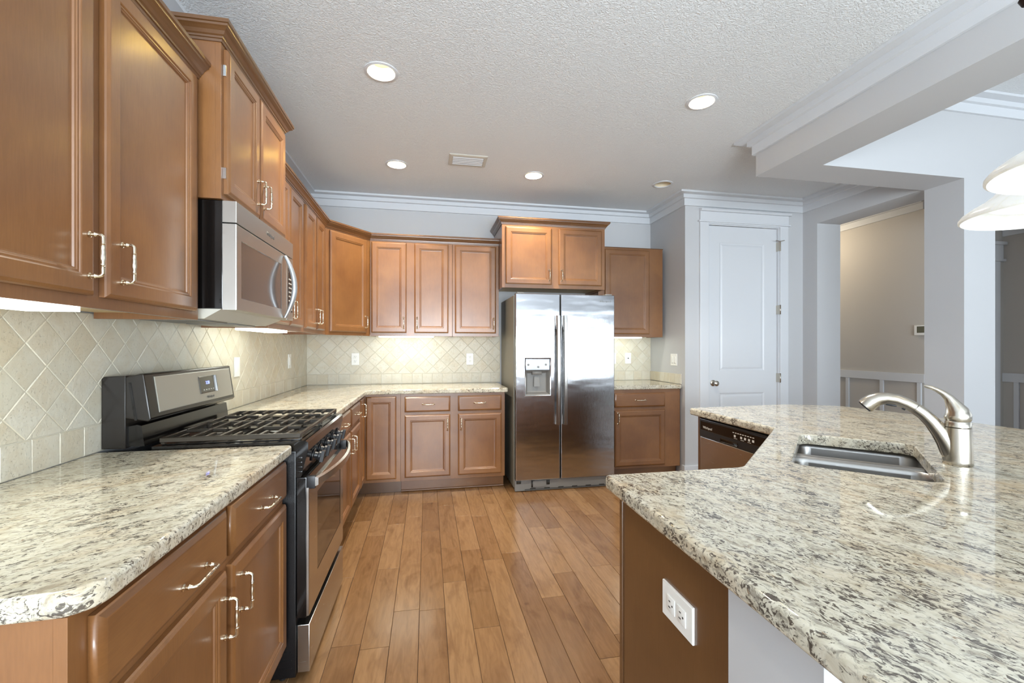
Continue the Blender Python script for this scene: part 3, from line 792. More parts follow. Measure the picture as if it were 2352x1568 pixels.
# island base
ib = thing('island_base', 'brown wood island cabinet base under the large granite countertop', 'cabinet', (2.3, -3.3, 0), BC)
bm = nb()
box(bm, 1.692, 1.708, -3.839, -3.401, 0.10, 0.8735)
prism(bm, [(1.708, -3.401), (1.708, -3.417), (2.085, -3.417), (2.738, -2.822), (2.738, -2.795), (2.09, -3.401)], 'z', 0.10, 0.8735)
box(bm, 1.75, 2.72, -3.83, -3.46, 0.0005, 0.10)
obj('carcass', bm, M['wood'], ib)
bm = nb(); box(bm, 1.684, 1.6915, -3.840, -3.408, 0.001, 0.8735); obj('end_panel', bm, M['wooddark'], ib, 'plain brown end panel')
bm = nb(); box(bm, 1.680, 1.700, -3.4075, -3.392, 0.001, 0.8735, 0.002); obj('corner_strip', bm, M['wooddark'], ib)
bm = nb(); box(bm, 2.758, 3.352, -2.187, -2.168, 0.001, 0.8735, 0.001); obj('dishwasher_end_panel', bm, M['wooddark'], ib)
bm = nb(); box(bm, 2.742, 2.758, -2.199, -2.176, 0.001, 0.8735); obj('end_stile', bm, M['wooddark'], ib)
wall('wall_island', [(1.684, 3.40, -4.035, -3.8405, -0.003, 0.8735)], 'white half wall supporting the near end of the island counter')
wall('wall_bar', [(3.355, 3.45, -3.8400, -2.165, -0.003, 0.8735)], 'white half wall under the far side of the island counter')

SFR = Fr((2.7375, -2.7955, 0), (-0.648, -0.606, 0), (-0.606, 0.648, 0))
door(ib, SFR, 0.045, 0.430, 0.150, 0.845, (0.405, 0.74)); door(ib, SFR, 0.455, 0.840, 0.150, 0.845, (0.480, 0.74))
# ------------------------------------------------------------------ sink and faucet
sk = thing('kitchen_sink', 'double-bowl stainless undermount sink set in the island', 'sink', (sc_.x, sc_.y, 0.7))
SF = lambda a, b, z: Vector((sc_.x+su.x*a+sv.x*b, sc_.y+su.y*a+sv.y*b, z))
def bowl(a0, a1, name='bowl'):
    bm = nb(); w = SW/2+0.018
    base_ = rounded([(a0, -w), (a1, -w), (a1, w), (a0, w)], 0.055, 6)
    prev = None
    for d, z in ((-0.003, 0.8665), (0.0, 0.866), (0.004, 0.861), (0.007, 0.85), (0.016, 0.74), (0.022, 0.715), (0.038, 0.70), (0.060, 0.696)):
        pp = inset(base_, d)
        r = [bm.verts.new(SF(x, y, z)) for x, y in pp]
        if prev:
            for i in range(len(r)): bm.faces.new((prev[i], prev[(i+1) % len(r)], r[(i+1) % len(r)], r[i]))
        prev = r
    bm.faces.new(prev)
    return obj(name, bm, M['sinksteel'], sk, ang=60)
split = 0.075
b1 = bowl(-SL/2-0.02, split-0.026); b2 = bowl(split+0.026, SL/2+0.045)
bm = nb(); 
prof = [(-0.0275, 0.858), (-0.025, 0.865), (-0.018, 0.8695), (-0.008, 0.8712), (0.008, 0.8712), (0.018, 0.8695), (0.025, 0.865), (0.0275, 0.858), (0.022, 0.85), (-0.022, 0.85)]
w = SW/2+0.012
rws = [[bm.verts.new(SF(split+a, b, z)) for a, z in prof] for b in (-w, w)]
for i in range(len(prof)): bm.faces.new((rws[0][i], rws[0][(i+1) % len(prof)], rws[1][(i+1) % len(prof)], rws[1][i]))
bm.faces.new(rws[0]); bm.faces.new(rws[1]); obj('divider', bm, M['sinksteel'], sk, ang=60)
for bb, ca in ((b1, -0.13), (b2, 0.22)):
    bm = nb(); lathe(bm, [(0.040, 0.6965), (0.036, 0.699), (0.020, 0.6975), (0.008, 0.699)], SF(ca, 0, 0)); obj('drain', bm, M['chrome'], bb)

FX = Vector((2.803, -3.445)); fn = Vector((-0.69, 0.72)).normalized()
FP = lambda s, z: (FX.x+fn.x*s, FX.y+fn.y*s, z)
fc = thing('faucet', 'brushed nickel single-lever pull-out faucet beside the sink', 'faucet', (FX.x, FX.y, CT))
bm = nb(); lathe(bm, [(0.0355, CT+0.0003), (0.0362, CT+0.002), (0.0362, CT+0.012), (0.0355, 0.96), (0.0335, 1.010), (0.0325, 1.031), (0.031, 1.0318)], (FX.x, FX.y, 0), seg=40); obj('body', bm, M['nickel'], fc, ang=45)
bm = nb(); lathe(bm, [(0.0305, 1.033), (0.0318, 1.034), (0.031, 1.049), (0.029, 1.052)], (FX.x, FX.y, 0), seg=40); obj('collar', bm, M['nickel'], fc, ang=45)
bm = nb(); tube(bm, [FP(0.0, 1.0526), FP(0.0, 1.060), FP(-0.001, 1.072), FP(0.002, 1.085), FP(0.008, 1.098), FP(0.014, 1.111), FP(0.021, 1.124), FP(0.033, 1.137), FP(0.048, 1.1475), FP(0.062, 1.1545), FP(0.074, 1.158), FP(0.079, 1.1585)],
     [0.0300, 0.0325, 0.0315, 0.0275, 0.0215, 0.0165, 0.0125, 0.0092, 0.0072, 0.0062, 0.0055, 0.003], 20); obj('lever', bm, M['nickel'], fc, ang=60)
bm = nb(); tube(bm, [FP(0.004, 0.930), FP(0.014, 0.955), FP(0.026, 0.985), FP(0.042, 1.015), FP(0.060, 1.043), FP(0.080, 1.067), FP(0.100, 1.084)],
     [0.028, 0.029, 0.0265, 0.0235, 0.0212, 0.0196, 0.0185], 20); obj('spout', bm, M['nickel'], fc, ang=60)
bm = nb(); tube(bm, [FP(0.101, 1.0847), FP(0.120, 1.097), FP(0.145, 1.108), FP(0.170, 1.112), FP(0.192, 1.109), FP(0.209, 1.100), FP(0.221, 1.089), FP(0.229, 1.081)],
     [0.0185, 0.0185, 0.0188, 0.0198, 0.0215, 0.0238, 0.0258, 0.0255], 20)
hd = obj('spray_head', bm, M['nickel'], fc, ang=60)
bm = nb(); d = (Vector(FP(0.229, 1.081))-Vector(FP(0.221, 1.089))).normalized()
c0 = Vector(FP(0.229, 1.081)); lathe(bm, [(0.0228, 0.0), (0.0215, 0.004), (0.012, 0.005)], c0+d*0.0003, d, 24); obj('nozzle', bm, M['blackmatte'], hd)
bm = nb(); tube(bm, [FP(0.175, 1.0925), FP(0.160, 1.0915), FP(0.146, 1.089)], [0.004, 0.006, 0.004], 10); tube(bm, [FP(0.132, 1.0835), FP(0.124, 1.079)], [0.0055, 0.0055], 10); obj('spray_button', bm, M['blackmatte'], hd)

# ------------------------------------------------------------------ refrigerator
rf = thing('refrigerator', 'stainless side-by-side refrigerator with a water dispenser in the left door', 'refrigerator', (2.38, -0.4, 0))
bm = nb(); box(bm, 1.908, 2.842, -0.690, -0.03, 0.025, 1.745, 0.004); obj('cabinet_body', bm, M['fridgeside'], rf)
FF = Fr((0, -0.695, 0), (1, 0, 0), (0, -1, 0))
def fdoor(name, a0, a1, hole=None):
    bm = nb(); b0, b1 = 0.103, 1.757; c = 0.062; bv = 0.006
    rings(bm, FF, a0, a1, b0, b1, [(0, 0), (0, c-bv), (bv*0.3, c-bv*0.3), (bv, c)], hole is None)
    if hole:
        o = [v for v in bm.verts][-4:]
        h = [bm.verts.new(FF(a, b, c)) for a, b in ((hole[0], hole[2]), (hole[1], hole[2]), (hole[1], hole[3]), (hole[0], hole[3]))]
        for i in range(4): bm.faces.new((o[i], o[(i+1) % 4], h[(i+1) % 4], h[i]))
        k = [bm.verts.new(FF(a, b, 0.004)) for a, b in ((hole[0], hole[2]), (hole[1], hole[2]), (hole[1], hole[3]), (hole[0], hole[3]))]
        for i in range(4): bm.faces.new((h[i], h[(i+1) % 4], k[(i+1) % 4], k[i]))
    return obj(name, bm, M['fsteel'], rf, ang=40)
HZ = (2.002, 2.228, 0.855, 1.180)
fl = fdoor('freezer_door', 1.914, 2.319, HZ); frd = fdoor('fridge_door', 2.330, 2.842)
for d, xc, sg in ((fl, 2.294, -1), (frd, 2.358, 1)):
    bm = nb(); n = 14; rws = []
    for i in range(n+1):
        t_ = i/n; z = 0.591+(1.563-0.591)*t_
        c = 0.100+0.016*math.sin(PI*t_)
        w0 = 0.019; sh = 0.0*sg
        rws.append([bm.verts.new(FF(xc+a+sh, z, cc)) for a, cc in ((-w0, c-0.006), (-w0*0.6, c+0.008), (w0*0.6, c+0.008), (w0, c-0.006), (w0*0.8, c-0.014 if 1 < i < n-1 else 0.0625), (-w0*0.8, c-0.014 if 1 < i < n-1 else 0.0625))])
    for a, b in zip(rws, rws[1:]):
        for i in range(6): bm.faces.new((a[i], a[(i+1) % 6], b[(i+1) % 6], b[i]))
    bm.faces.new(rws[0]); bm.faces.new(rws[-1]); obj('handle', bm, M['steel'], d, ang=30)
dp = None
bm = nb()
a0, a1, b0, b1 = HZ
rings(bm, FF, a0-0.008, a1+0.008, b0-0.008, b1+0.008, [(0, 0.0622), (0, 0.066), (0.003, 0.068), (0.008, 0.066), (0.009, 0.060)], False, False)
dp = obj('dispenser_bezel', bm, M['chrome'], fl)
bm = nb(); fbox(bm, FF, a0+0.001, a1-0.001, 1.075, b1-0.001, 0.006, 0.058, 0.006); obj('control_panel', bm, M['silver'], dp)
bm = nb(); rings(bm, FF, a0+0.001, a1-0.001, b0+0.001, 1.074, [(0, 0.058), (0.004, 0.055), (0.022, 0.010), (0.030, 0.006)], True, False); obj('recess', bm, M['greyplastic'], dp)
bm = nb(); hexa(bm, [FF(a, b, c) for a, b, c in ((2.085, 0.93, 0.030), (2.140, 0.93, 0.030), (2.140, 0.93, 0.038), (2.085, 0.93, 0.038))], [FF(a, b, c) for a, b, c in ((2.090, 1.02, 0.018), (2.135, 1.02, 0.018), (2.135, 1.02, 0.026), (2.090, 1.02, 0.026))])
fbox(bm, FF, 2.07, 2.155, 1.035, 1.073, 0.012, 0.045); obj('paddle', bm, M['greyplastic'], dp)
for bx_ in (2.03, 2.12, 2.19):
    bm = nb(); lathe(bm, [(0.010, 0), (0.009, 0.003), (0.004, 0.0035)], FF(bx_, 1.105 if bx_ == 2.12 else 1.125, 0.0585), (0, -1, 0), 14)
    obj('button', bm, M['greyplastic'], dp)
text('logo', 'Whirlpool', 0.026, FF(2.752, 1.700, 0.0623), (1, 0, 0), (0, 0, 1), M['logo'], frd)
bm = nb()
box(bm, 1.912, 2.838, -0.735, -0.691, 0.004, 0.097, 0.003)
gr = obj('base_grille', bm, M['greyplastic'], rf)
bm = nb(); G = Fr((0, -0.7352, 0), (1, 0, 0), (0, -1, 0))
fbox(bm, G, 1.925, 1.965, 0.07, 0.094, 0, 0.004); fbox(bm, G, 2.06, 2.09, 0.03, 0.094, 0, 0.002); fbox(bm, G, 2.20, 2.23, 0.05, 0.09, 0, 0.002); fbox(bm, G, 2.0, 2.82, 0.012, 0.018, 0, 0.002)
for k in range(6): fbox(bm, G, 2.05+k*0.13, 2.10+k*0.13, 0.019, 0.026, 0, 0.002)
obj('grille_slot', bm, M['slot'], gr)
bm = nb(); fbox(bm, G, 2.075, 2.195, 0.034, 0.090, 0.0025, 0.007, 0.002); obj('filter_cover', bm, M['greyplastic'], gr)
for x in (1.93, 2.76):
    bm = nb(); box(bm, x, x+0.06, -0.75, -0.66, 1.7575, 1.768, 0.002); obj('hinge_cover', bm, M['greyplastic'], rf)

# ------------------------------------------------------------------ range
RY0, RY1 = -2.737, -2.036
rg = thing('gas_range', 'black and stainless gas range between the left counters', 'range', (0.36, (RY0+RY1)/2, 0))
bm = nb(); box(bm, 0.020, 0.655, RY0, RY1, 0.02, 0.886, 0.003)
for z in (0.055, 0.085, 0.115): box(bm, 0.50, 0.64, RY0-0.0012, RY0+0.001, z, z+0.005)
for x in (0.585, 0.615): box(bm, x, x+0.006, RY0-0.0015, RY0+0.001, 0.15, 0.82)
obj('body', bm, M['pebble'], rg)
bm = nb(); prism(bm, [(0.170, 0.8868), (0.170, 0.925), (0.690, 0.925), (0.700, 0.918), (0.700, 0.8868)], 'y', RY0-0.0, RY1)
box(bm, 0.19, 0.665, RY0+0.025, RY1-0.025, 0.9255, 0.928, 0.001)
ck = obj('cooktop', bm, M['black'], rg, ang=30)
GX = [0.195+0.094*k for k in range(6)]
for (y0, y1) in ((RY0+0.014, (RY0+RY1)/2-0.003), ((RY0+RY1)/2+0.003, RY1-0.014)):
    bm = nb(); r = 0.0055; zt = 0.954
    def bar(x0, ya, x1, yb, h=0.013):
        if abs(x1-x0) > abs(yb-ya): box(bm, x0, x1, ya-r, ya+r, zt-h, zt, 0.002, 1)
        else: box(bm, x0-r, x0+r, ya, yb, zt-h, zt, 0.002, 1)
    bar(GX[0]-r, y0, GX[-1]+r, y0, 0.018); bar(GX[0]-r, y1, GX[-1]+r, y1, 0.018)
    for k, x in enumerate(GX): bar(x, y0, x, y1)
    for k in range(5):
        xm = (GX[k]+GX[k+1])/2
        bar(xm, y0, xm, y0+0.085); bar(xm, y1-0.085, xm, y1)
    ym = (y0+y1)/2
    for xa in (GX[0], GX[3]): bar(xa, ym, xa+0.15, ym)
    for x in (GX[0], GX[-1]):
        for y in (y0+0.012, y1-0.012): box(bm, x-0.006, x+0.006, y-0.006, y+0.006, 0.9285, zt-0.01)
    obj('grate', bm, M['iron'], ck, ang=40)
for x in (0.305, 0.545):
    for y in (RY0+0.165, RY1-0.165):
        bm = nb(); lathe(bm, [(0.052, 0.9283), (0.052, 0.932), (0.036, 0.934), (0.034, 0.9395), (0.030, 0.941), (0.006, 0.9415)], (x, y, 0), seg=28); obj('burner', bm, M['iron'], ck)
# backguard
bg = None
bm = nb()
prism(bm, [(0.012, 0.921), (0.012, 1.172), (0.020, 1.180), (0.088, 1.183), (0.088, 0.9205)], 'y', RY0, RY1)
bmesh.ops.bevel(bm, geom=bm.edges[:], offset=0.004, segments=2, affect='EDGES', profile=0.6)
bg = obj('backguard', bm, M['blacksemi'], rg, ang=40)
BU = Vector((0.145, 0, 1.187)); BD = Vector((0.168, 0, 1.022))
bm = nb(); prism(bm, [(0.0885, 1.178), (0.135, 1.190), (0.145, 1.187), (0.168, 1.025), (0.160, 1.016), (0.0885, 1.030)], 'y', RY0-0.002, RY1+0.002)
bmesh.ops.bevel(bm, geom=bm.edges[:], offset=0.004, segments=2, affect='EDGES', profile=0.6)
obj('control_head', bm, M['blacksemi'], bg, ang=40)
bm = nb(); prism(bm, [(0.098, 1.158), (0.106, 1.158), (0.126, 1.022), (0.118, 1.022)], 'y', RY0-0.0042, RY0-0.0022); obj('end_slot', bm, M['black'], bg)
vv = (BU-BD).normalized(); nn_ = Vector((vv.z, 0, -vv.x)); CF = Fr(BD, (0, 1, 0), nn_, vv); CH = (BU-BD).length
bm = nb(); rings(bm, CF, RY0+0.055, RY1-0.018, 0.020, CH-0.012, [(0, 0.0003), (0.0, 0.002), (0.002, 0.003)]); fp = obj('face_panel', bm, M['panelsteel'], bg)
bm = nb(); rings(bm, CF, -2.372, -2.226, 0.055, CH-0.034, [(0, 0.0032), (0.002, 0.006), (0.004, 0.005)]); dpn = obj('display', bm, M['display'], fp)
bm = nb(); tube(bm, [CF(-2.226, 0.056, 0.006), CF(-2.226, CH-0.036, 0.006)], 0.006, 10); obj('display_edge', bm, M['chrome'], fp)
text('clock_digits', '2:20', 0.020, CF(-2.300, CH-0.066, 0.0056), (0, 1, 0), vv, M['led'], dpn, 0.0003)
text('logo', 'Whirlpool', 0.016, CF(-2.285, 0.036, 0.0036), (0, 1, 0), vv, M['logo'], fp, 0.0003)
bm = nb()
for k in range(5): fbox(bm, CF, -2.345+k*0.022, -2.335+k*0.022, 0.068, 0.072, 0.0052, 0.0056)
obj('touch_marks', bm, M['print'], dpn)
bm = nb(); prism(bm, [(0.0885, 0.9258), (0.0885, 0.998), (0.118, 1.004), (0.132, 1.000), (0.142, 0.9258)], 'y', RY0+0.010, RY1-0.006); obj('splash_guard', bm, M['black'], bg, ang=30)
# front
bm = nb(); prism(bm, [(0.656, 0.785), (0.656, 0.886), (0.698, 0.886), (0.676, 0.792), (0.672, 0.785)], 'y', RY0+0.002, RY1-0.002)
for z in (0.802, 0.820, 0.838, 0.856): box(bm, 0.660, 0.678, RY0+0.0005, RY0+0.0025, z, z+0.007, 0.001)
cp = obj('control_panel', bm, M['black'], rg, ang=30)
kn = Vector((0.97, 0, -0.22)).normalized()
for y in (-2.615, -2.510, -2.385, -2.255, -2.150):
    bm = nb(); c = Vector((0.6895, y, 0.843)); lathe(bm, [(0.026, 0), (0.026, 0.004), (0.014, 0.006), (0.013, 0.018), (0.019, 0.022), (0.019, 0.030)], c, kn, 20)
    kf = Fr(c+kn*0.030, (0, 1, 0), kn, kn.cross(Vector((0, 1, 0))))
    fbox(bm, kf, -0.010, 0.010, -0.023, 0.023, 0.0, 0.014, 0.003); obj('knob', bm, M['blackmatte'], cp)
bm = nb(); box(bm, 0.6565, 0.692, RY0+0.006, RY1-0.006, 0.242, 0.782, 0.002)
od = obj('oven_door', bm, M['black'], rg)
OF = Fr((0.692, 0, 0), (0, 1, 0), (1, 0, 0))
bm = nb(); oy0, oy1, oz0, oz1 = RY0+0.006, RY1-0.006, 0.248, 0.742
rings(bm, OF, oy0, oy1, oz0, oz1, [(0, 0.0003), (0, 0.008), (0.002, 0.010)], False)
o = bm.verts[:][-4:]
wy0, wy1, wz0, wz1 = oy0+0.13, oy1-0.07, oz0+0.115, oz1-0.055
h = [bm.verts.new(OF(a, b, 0.010)) for a, b in ((wy0, wz0), (wy1, wz0), (wy1, wz1), (wy0, wz1))]
for i in range(4): bm.faces.new((o[i], o[(i+1) % 4], h[(i+1) % 4], h[i]))
obj('door_skin', bm, M['steel'], od)
bm = nb(); rings(bm, OF, wy0, wy1, wz0, wz1, [(0, 0.010), (0.002, 0.0085), (0.003, 0.0085)], True, False); obj('window', bm, M['glass'], od)
for y in (RY0+0.019, RY1-0.019):
    bm = nb(); box(bm, 0.6925, 0.722, y-0.011, y+0.011, 0.737, 0.785, 0.002); obj('handle_mount', bm, M['blackmatte'], od)
bm = nb(); rws = []; n = 16
for i in range(n+1):
    t_ = i/n; y = RY0+0.012+(RY1-RY0-0.024)*t_; x = 0.724+0.046*math.sin(PI*t_)**0.8
    rws.append([bm.verts.new(p) for p in ((x, y, 0.745), (x+0.010, y, 0.750), (x+0.010, y, 0.777), (x, y, 0.782), (x-0.004, y, 0.778), (x-0.004, y, 0.749))])
for a, b in zip(rws, rws[1:]):
    for i in range(6): bm.faces.new((a[i], a[(i+1) % 6], b[(i+1) % 6], b[i]))
bm.faces.new(rws[0]); bm.faces.new(rws[-1]); obj('handle', bm, M['steel'], od, ang=40)
bm = nb(); box(bm, 0.6565, 0.702, RY0+0.012, RY1-0.006, 0.028, 0.212, 0.003); obj('storage_drawer', bm, M['steel'], rg)
for y in (RY0+0.03, RY1-0.03):
    for x in (0.08, 0.60):
        bm = nb(); lathe(bm, [(0.012, 0.0005), (0.012, 0.0195)], (x, y, 0), seg=12); obj('foot', bm, M['blackmatte'], rg)

# ------------------------------------------------------------------ microwave
MY0, MY1 = -2.744, -2.044
mw = thing('microwave', 'stainless over-the-range microwave under the raised wall cabinet', 'microwave', (0.22, (MY0+MY1)/2, 1.42))
bm = nb(); box(bm, 0.0135, 0.404, MY0+0.001, MY1-0.001, 1.428, 1.8295, 0.002); obj('case', bm, M['black'], mw)
MF = Fr((0.4045, 0, 0), (0, 1, 0), (1, 0, 0))
bm = nb(); fbox(bm, MF, MY0, MY1, 1.749, 1.8285, 0, 0.048, 0.003); vt = obj('top_strip', bm, M['mwsteel'], mw)
text('logo', 'Whirlpool', 0.024, MF(-2.385, 1.789, 0.0484), (0, 1, 0), (0, 0, 1), M['logo'], vt)
bm = nb(); dy1 = -2.150
rings(bm, MF, MY0, dy1, 1.424, 1.744, [(0, 0), (0, 0.044), (0.001, 0.047), (0.003, 0.048)], False)
o = bm.verts[:][-4:]
h = [bm.verts.new(MF(a, b, 0.048)) for a, b in ((-2.702, 1.470), (-2.232, 1.470), (-2.232, 1.690), (-2.702, 1.690))]
for i in range(4): bm.faces.new((o[i], o[(i+1) % 4], h[(i+1) % 4], h[i]))
md = obj('door', bm, M['mwsteel'], mw)
bm = nb(); rings(bm, MF, -2.702, -2.232, 1.470, 1.690, [(0, 0.048), (0.002, 0.046), (0.004, 0.046)], True, False); obj('window', bm, M['mwglass'], md)
bm = nb(); pts = []; rad = []
for i in range(15):
    t_ = i/14; pts.append(MF(-2.196, 1.430+0.306*t_, 0.054+0.044*math.sin(PI*t_)**0.9)); rad.append(0.007+0.006*math.sin(PI*t_))
tube(bm, pts, rad, 12, flat=1.3); obj('handle', bm, M['mwhandle'], md, ang=60)
bm = nb(); fbox(bm, MF, dy1+0.003, MY1, 1.424, 1.744, 0, 0.048, 0.003); pn = obj('control_panel', bm, M['mwsteel'], mw)
bm = nb(); fbox(bm, MF, -2.128, -2.060, 1.465, 1.690, 0.0482, 0.0494); kp = obj('keypad', bm, M['blackmatte'], pn)
bm = nb()
for i in range(8):
    for j in range(3): fbox(bm, MF, -2.122+j*0.02, -2.108+j*0.02, 1.475+i*0.022, 1.482+i*0.022, 0.0496, 0.0499)
obj('key_marks', bm, M['print'], kp)
bm = nb(); hexa(bm, [(0.06, MY0+0.03, 1.392), (0.33, MY0+0.03, 1.392), (0.33, MY1-0.03, 1.392), (0.06, MY1-0.03, 1.392)], [(0.02, MY0+0.005, 1.4275), (0.40, MY0+0.005, 1.4275), (0.40, MY1-0.005, 1.4275), (0.02, MY1-0.005, 1.4275)]); un = obj('underside', bm, M['vent'], mw)
bm = nb(); box(bm, 0.10, 0.29, MY0+0.06, -2.42, 1.387, 1.3918); box(bm, 0.10, 0.29, -2.36, MY1-0.06, 1.387, 1.3918); obj('grease_filter', bm, M['greyplastic'], un)

# ------------------------------------------------------------------ dishwasher
dw = thing('dishwasher', 'stainless dishwasher with black controls under the island counter', 'dishwasher', (3.0, -2.5, 0))
bm = nb(); box(bm, 2.765, 3.33, -2.790, -2.2, 0.02, 0.868); obj('tub', bm, M['black'], dw)
DF = Fr((2.764, 0, 0), (0, -1, 0), (-1, 0, 0))
bm = nb(); fbox(bm, DF, 2.203, 2.788, 0.11, 0.757, 0, 0.026, 0.003); obj('door', bm, M['steel'], dw)
bm = nb(); fbox(bm, DF, 2.2005, 2.790, 0.759, 0.864, 0, 0.030, 0.004); cpn = obj('control_panel', bm, M['blackmatte'], dw)
bm = nb(); rings(bm, DF, 2.212, 2.780, 0.800, 0.852, [(0, 0.0302), (0.002, 0.0315), (0.004, 0.031)]); obj('control_glass', bm, M['black'], cpn)
bm = nb(); rings(bm, DF, 2.39, 2.53, 0.762, 0.785, [(0, 0.0302), (0.002, 0.0325), (0.006, 0.0305)]); obj('handle_pocket', bm, M['black'], cpn)
text('logo', 'Whirlpool', 0.020, DF(2.278, 0.817, 0.0316), (0, -1, 0), (0, 0, 1), M['print'], cpn, 0.0003)
bm = nb()
for k in range(5): fbox(bm, DF, 2.50+k*0.028+(0.02 if k else 0), 2.514+k*0.028+(0.02 if k else 0), 0.812, 0.824, 0.0314, 0.0318)
for k in range(9): fbox(bm, DF, 2.49+k*0.018, 2.502+k*0.018, 0.833, 0.837, 0.0314, 0.0318)
for k in range(3): fbox(bm, DF, 2.50+k*0.05, 2.525+k*0.05, 0.805, 0.807, 0.0314, 0.0318)
obj('button_marks', bm, M['print'], cpn)
bm = nb(); box(bm, 2.80, 2.83, -2.788, -2.203, 0.001, 0.019); box(bm, 2.79, 2.795, -2.788, -2.203, 0.019, 0.105); obj('kick_plate', bm, M['black'], dw)

# ------------------------------------------------------------------ ceiling fixtures
names = ['recessed lamp nearest the viewer on the left of the ceiling', 'recessed lamp left of the ceiling vent', 'recessed lamp right of the ceiling vent', 'recessed lamp near the dropped beam at right', 'unlit recessed lamp near the pantry corner']
for i, (cx, cy) in enumerate(CANS):
    lit = i < 4
    t = thing('recessed_light', ('lit ' if lit else '')+names[i], 'ceiling light', (cx, cy, H), 'recessed ceiling lights')
    bm = nb(); lathe(bm, [(0.073, 0.002), (0.073, -0.0005), (0.090, -0.0006), (0.089, -0.004), (0.074, -0.007), (0.070, -0.004), (0.0705, 0.002)], (cx, cy, H), capb=False, capt=False); obj('trim_ring', bm, M['white'], t)
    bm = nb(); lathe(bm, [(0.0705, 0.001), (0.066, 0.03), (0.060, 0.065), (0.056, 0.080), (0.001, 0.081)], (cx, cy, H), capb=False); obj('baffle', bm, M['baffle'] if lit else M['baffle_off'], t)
    bm = nb(); lathe(bm, [(0.053, 0.0795), (0.050, 0.072), (0.040, 0.066), (0.020, 0.063), (0.001, 0.062)], (cx, cy, H), capt=False); obj('bulb', bm, M['bulb'] if lit else M['deadbulb'], t)
    if lit:
        l = area_light('lamp_beam', (0, 0, 0.058), (0, 0, 0), 0.085, 0.085, 24, WARM, 'DISK'); l.parent = t
vt = thing('ceiling_vent', 'almond rectangular air vent between the ceiling lamps', 'vent', (1.468, -1.034, H))
bm = nb(); V0 = Fr((1.468, -1.034, H), (1, 0, 0), (0, 0, -1), (0, 1, 0))
rings(bm, V0, -0.150, 0.150, -0.105, 0.105, [(0, 0.0005), (0.0, 0.003), (0.006, 0.007), (0.028, 0.010), (0.030, 0.004)], False, False); obj('frame', bm, M['vent'], vt)
bm = nb(); fbox(bm, V0, -0.122, 0.122, -0.077, 0.077, 0.0008, 0.002); obj('slot_shade', bm, M['black'], vt)  # black sheet paints in the shade between the louvres
for k in range(5):
    y = -0.060+k*0.030; bm = nb()
    hexa(bm, [V0(a, b, c) for a, b, c in ((-0.12, y-0.010, 0.0025), (0.12, y-0.010, 0.0025), (0.12, y-0.007, 0.0025), (-0.12, y-0.007, 0.0025))], [V0(a, b, c) for a, b, c in ((-0.12, y+0.006, 0.012), (0.12, y+0.006, 0.012), (0.12, y+0.010, 0.012), (-0.12, y+0.010, 0.012))])
    obj('louvre', bm, M['white'], vt)

# under-cabinet strip lights
def strip(label, fr, a0, a1, c0, c1, z1):
    t = thing('under_cabinet_light', label, 'light', fr((a0+a1)/2, z1, (c0+c1)/2), 'under-cabinet lights')
    bm = nb(); fbox(bm, fr, a0, a1, z1-0.010, z1-0.0005, c0, c1); obj('housing', bm, M['plastic'], t)
    bm = nb(); fbox(bm, fr, a0+0.004, a1-0.004, z1-0.030, z1-0.0105, c0+0.003, c1-0.003); obj('diffuser', bm, M['tube'], t)
    bm = nb(); am = a0+(a1-a0)*0.7; fbox(bm, fr, am-0.012, am+0.012, z1-0.034, z1-0.0302, c0+0.02, c0+0.035); obj('switch', bm, M['plastic'], t)
LS = Fr((0, 0, 0), (0, 1, 0), (1, 0, 0)); BS = Fr((0, 0, 0), (1, 0, 0), (0, -1, 0))
strip('glowing strip light under the nearest wall cabinet', LS, -3.75, -3.265, 0.19, 0.305, UZ+0.020)
strip('glowing strip light under the cabinet beyond the microwave', LS, -2.02, -1.50, 0.16, 0.27, UZ+0.020)
strip('glowing strip light under the far wall cabinets', BS, 0.70, 1.215, 0.17, 0.27, UZ+0.020)
strip('glowing strip light under the cabinet right of the refrigerator', BS, 2.90, 3.37, 0.17, 0.27, UZ+0.020)

# ------------------------------------------------------------------ outlets and switches
def plate(label, fr, a, b, kind, cat, name, w=0.072, hgt=0.118):
    t = thing(name, label, cat, fr(a, b, 0.001))
    bm = nb(); fbox(bm, fr, a-w/2, a+w/2, b-hgt/2, b+hgt/2, 0.0002, 0.0055, 0.002); pl = obj('cover_plate', bm, M['plastic'], t)
    if kind in ('duplex', 'decora'):
        for s in (-1, 1):
            bm = nb(); fbox(bm, fr, a-0.017, a+0.017, b+s*0.0205-0.0155, b+s*0.0205+0.0155, 0.0057, 0.0075, 0.001); so = obj('socket', bm, M['plastic'], t)
            bm = nb()
            for da, hh in ((-0.0065, 0.008), (0.0065, 0.0065)): fbox(bm, fr, a+da-0.0012, a+da+0.0012, b+s*0.0205, b+s*0.0205+hh, 0.0076, 0.0079)
            lathe(bm, [(0.0025, 0), (0.0025, 0.0003)], fr(a, b+s*0.0205-0.007, 0.0076), fr.n, 8); obj('slots', bm, M['slot'], so)
    elif kind == 'rocker':
        bm = nb(); fbox(bm, fr, a-0.0165, a+0.0165, b-0.033, b+0.033, 0.0057, 0.0085, 0.001); obj('rocker', bm, M['plastic'], t)
    elif kind == 'double':
        for s in (-1, 1):
            bm = nb(); fbox(bm, fr, a+s*0.022-0.015, a+s*0.022+0.015, b-0.033, b+0.033, 0.0057, 0.0090, 0.001); sw = obj('rocker', bm, M['plastic'], t)
            bm = nb(); fbox(bm, fr, a+s*0.022-0.014, a+s*0.022+0.014, b-0.036, b-0.0335, 0.0057, 0.0062); obj('shadow_gap', bm, M['slot'], t)
    elif kind == 'cable':
        bm = nb(); lathe(bm, [(0.006, 0), (0.006, 0.008), (0.003, 0.008)], fr(a, b, 0.0057), fr.n, 12); obj('cable_jack', bm, M['slot'], t)
    return t
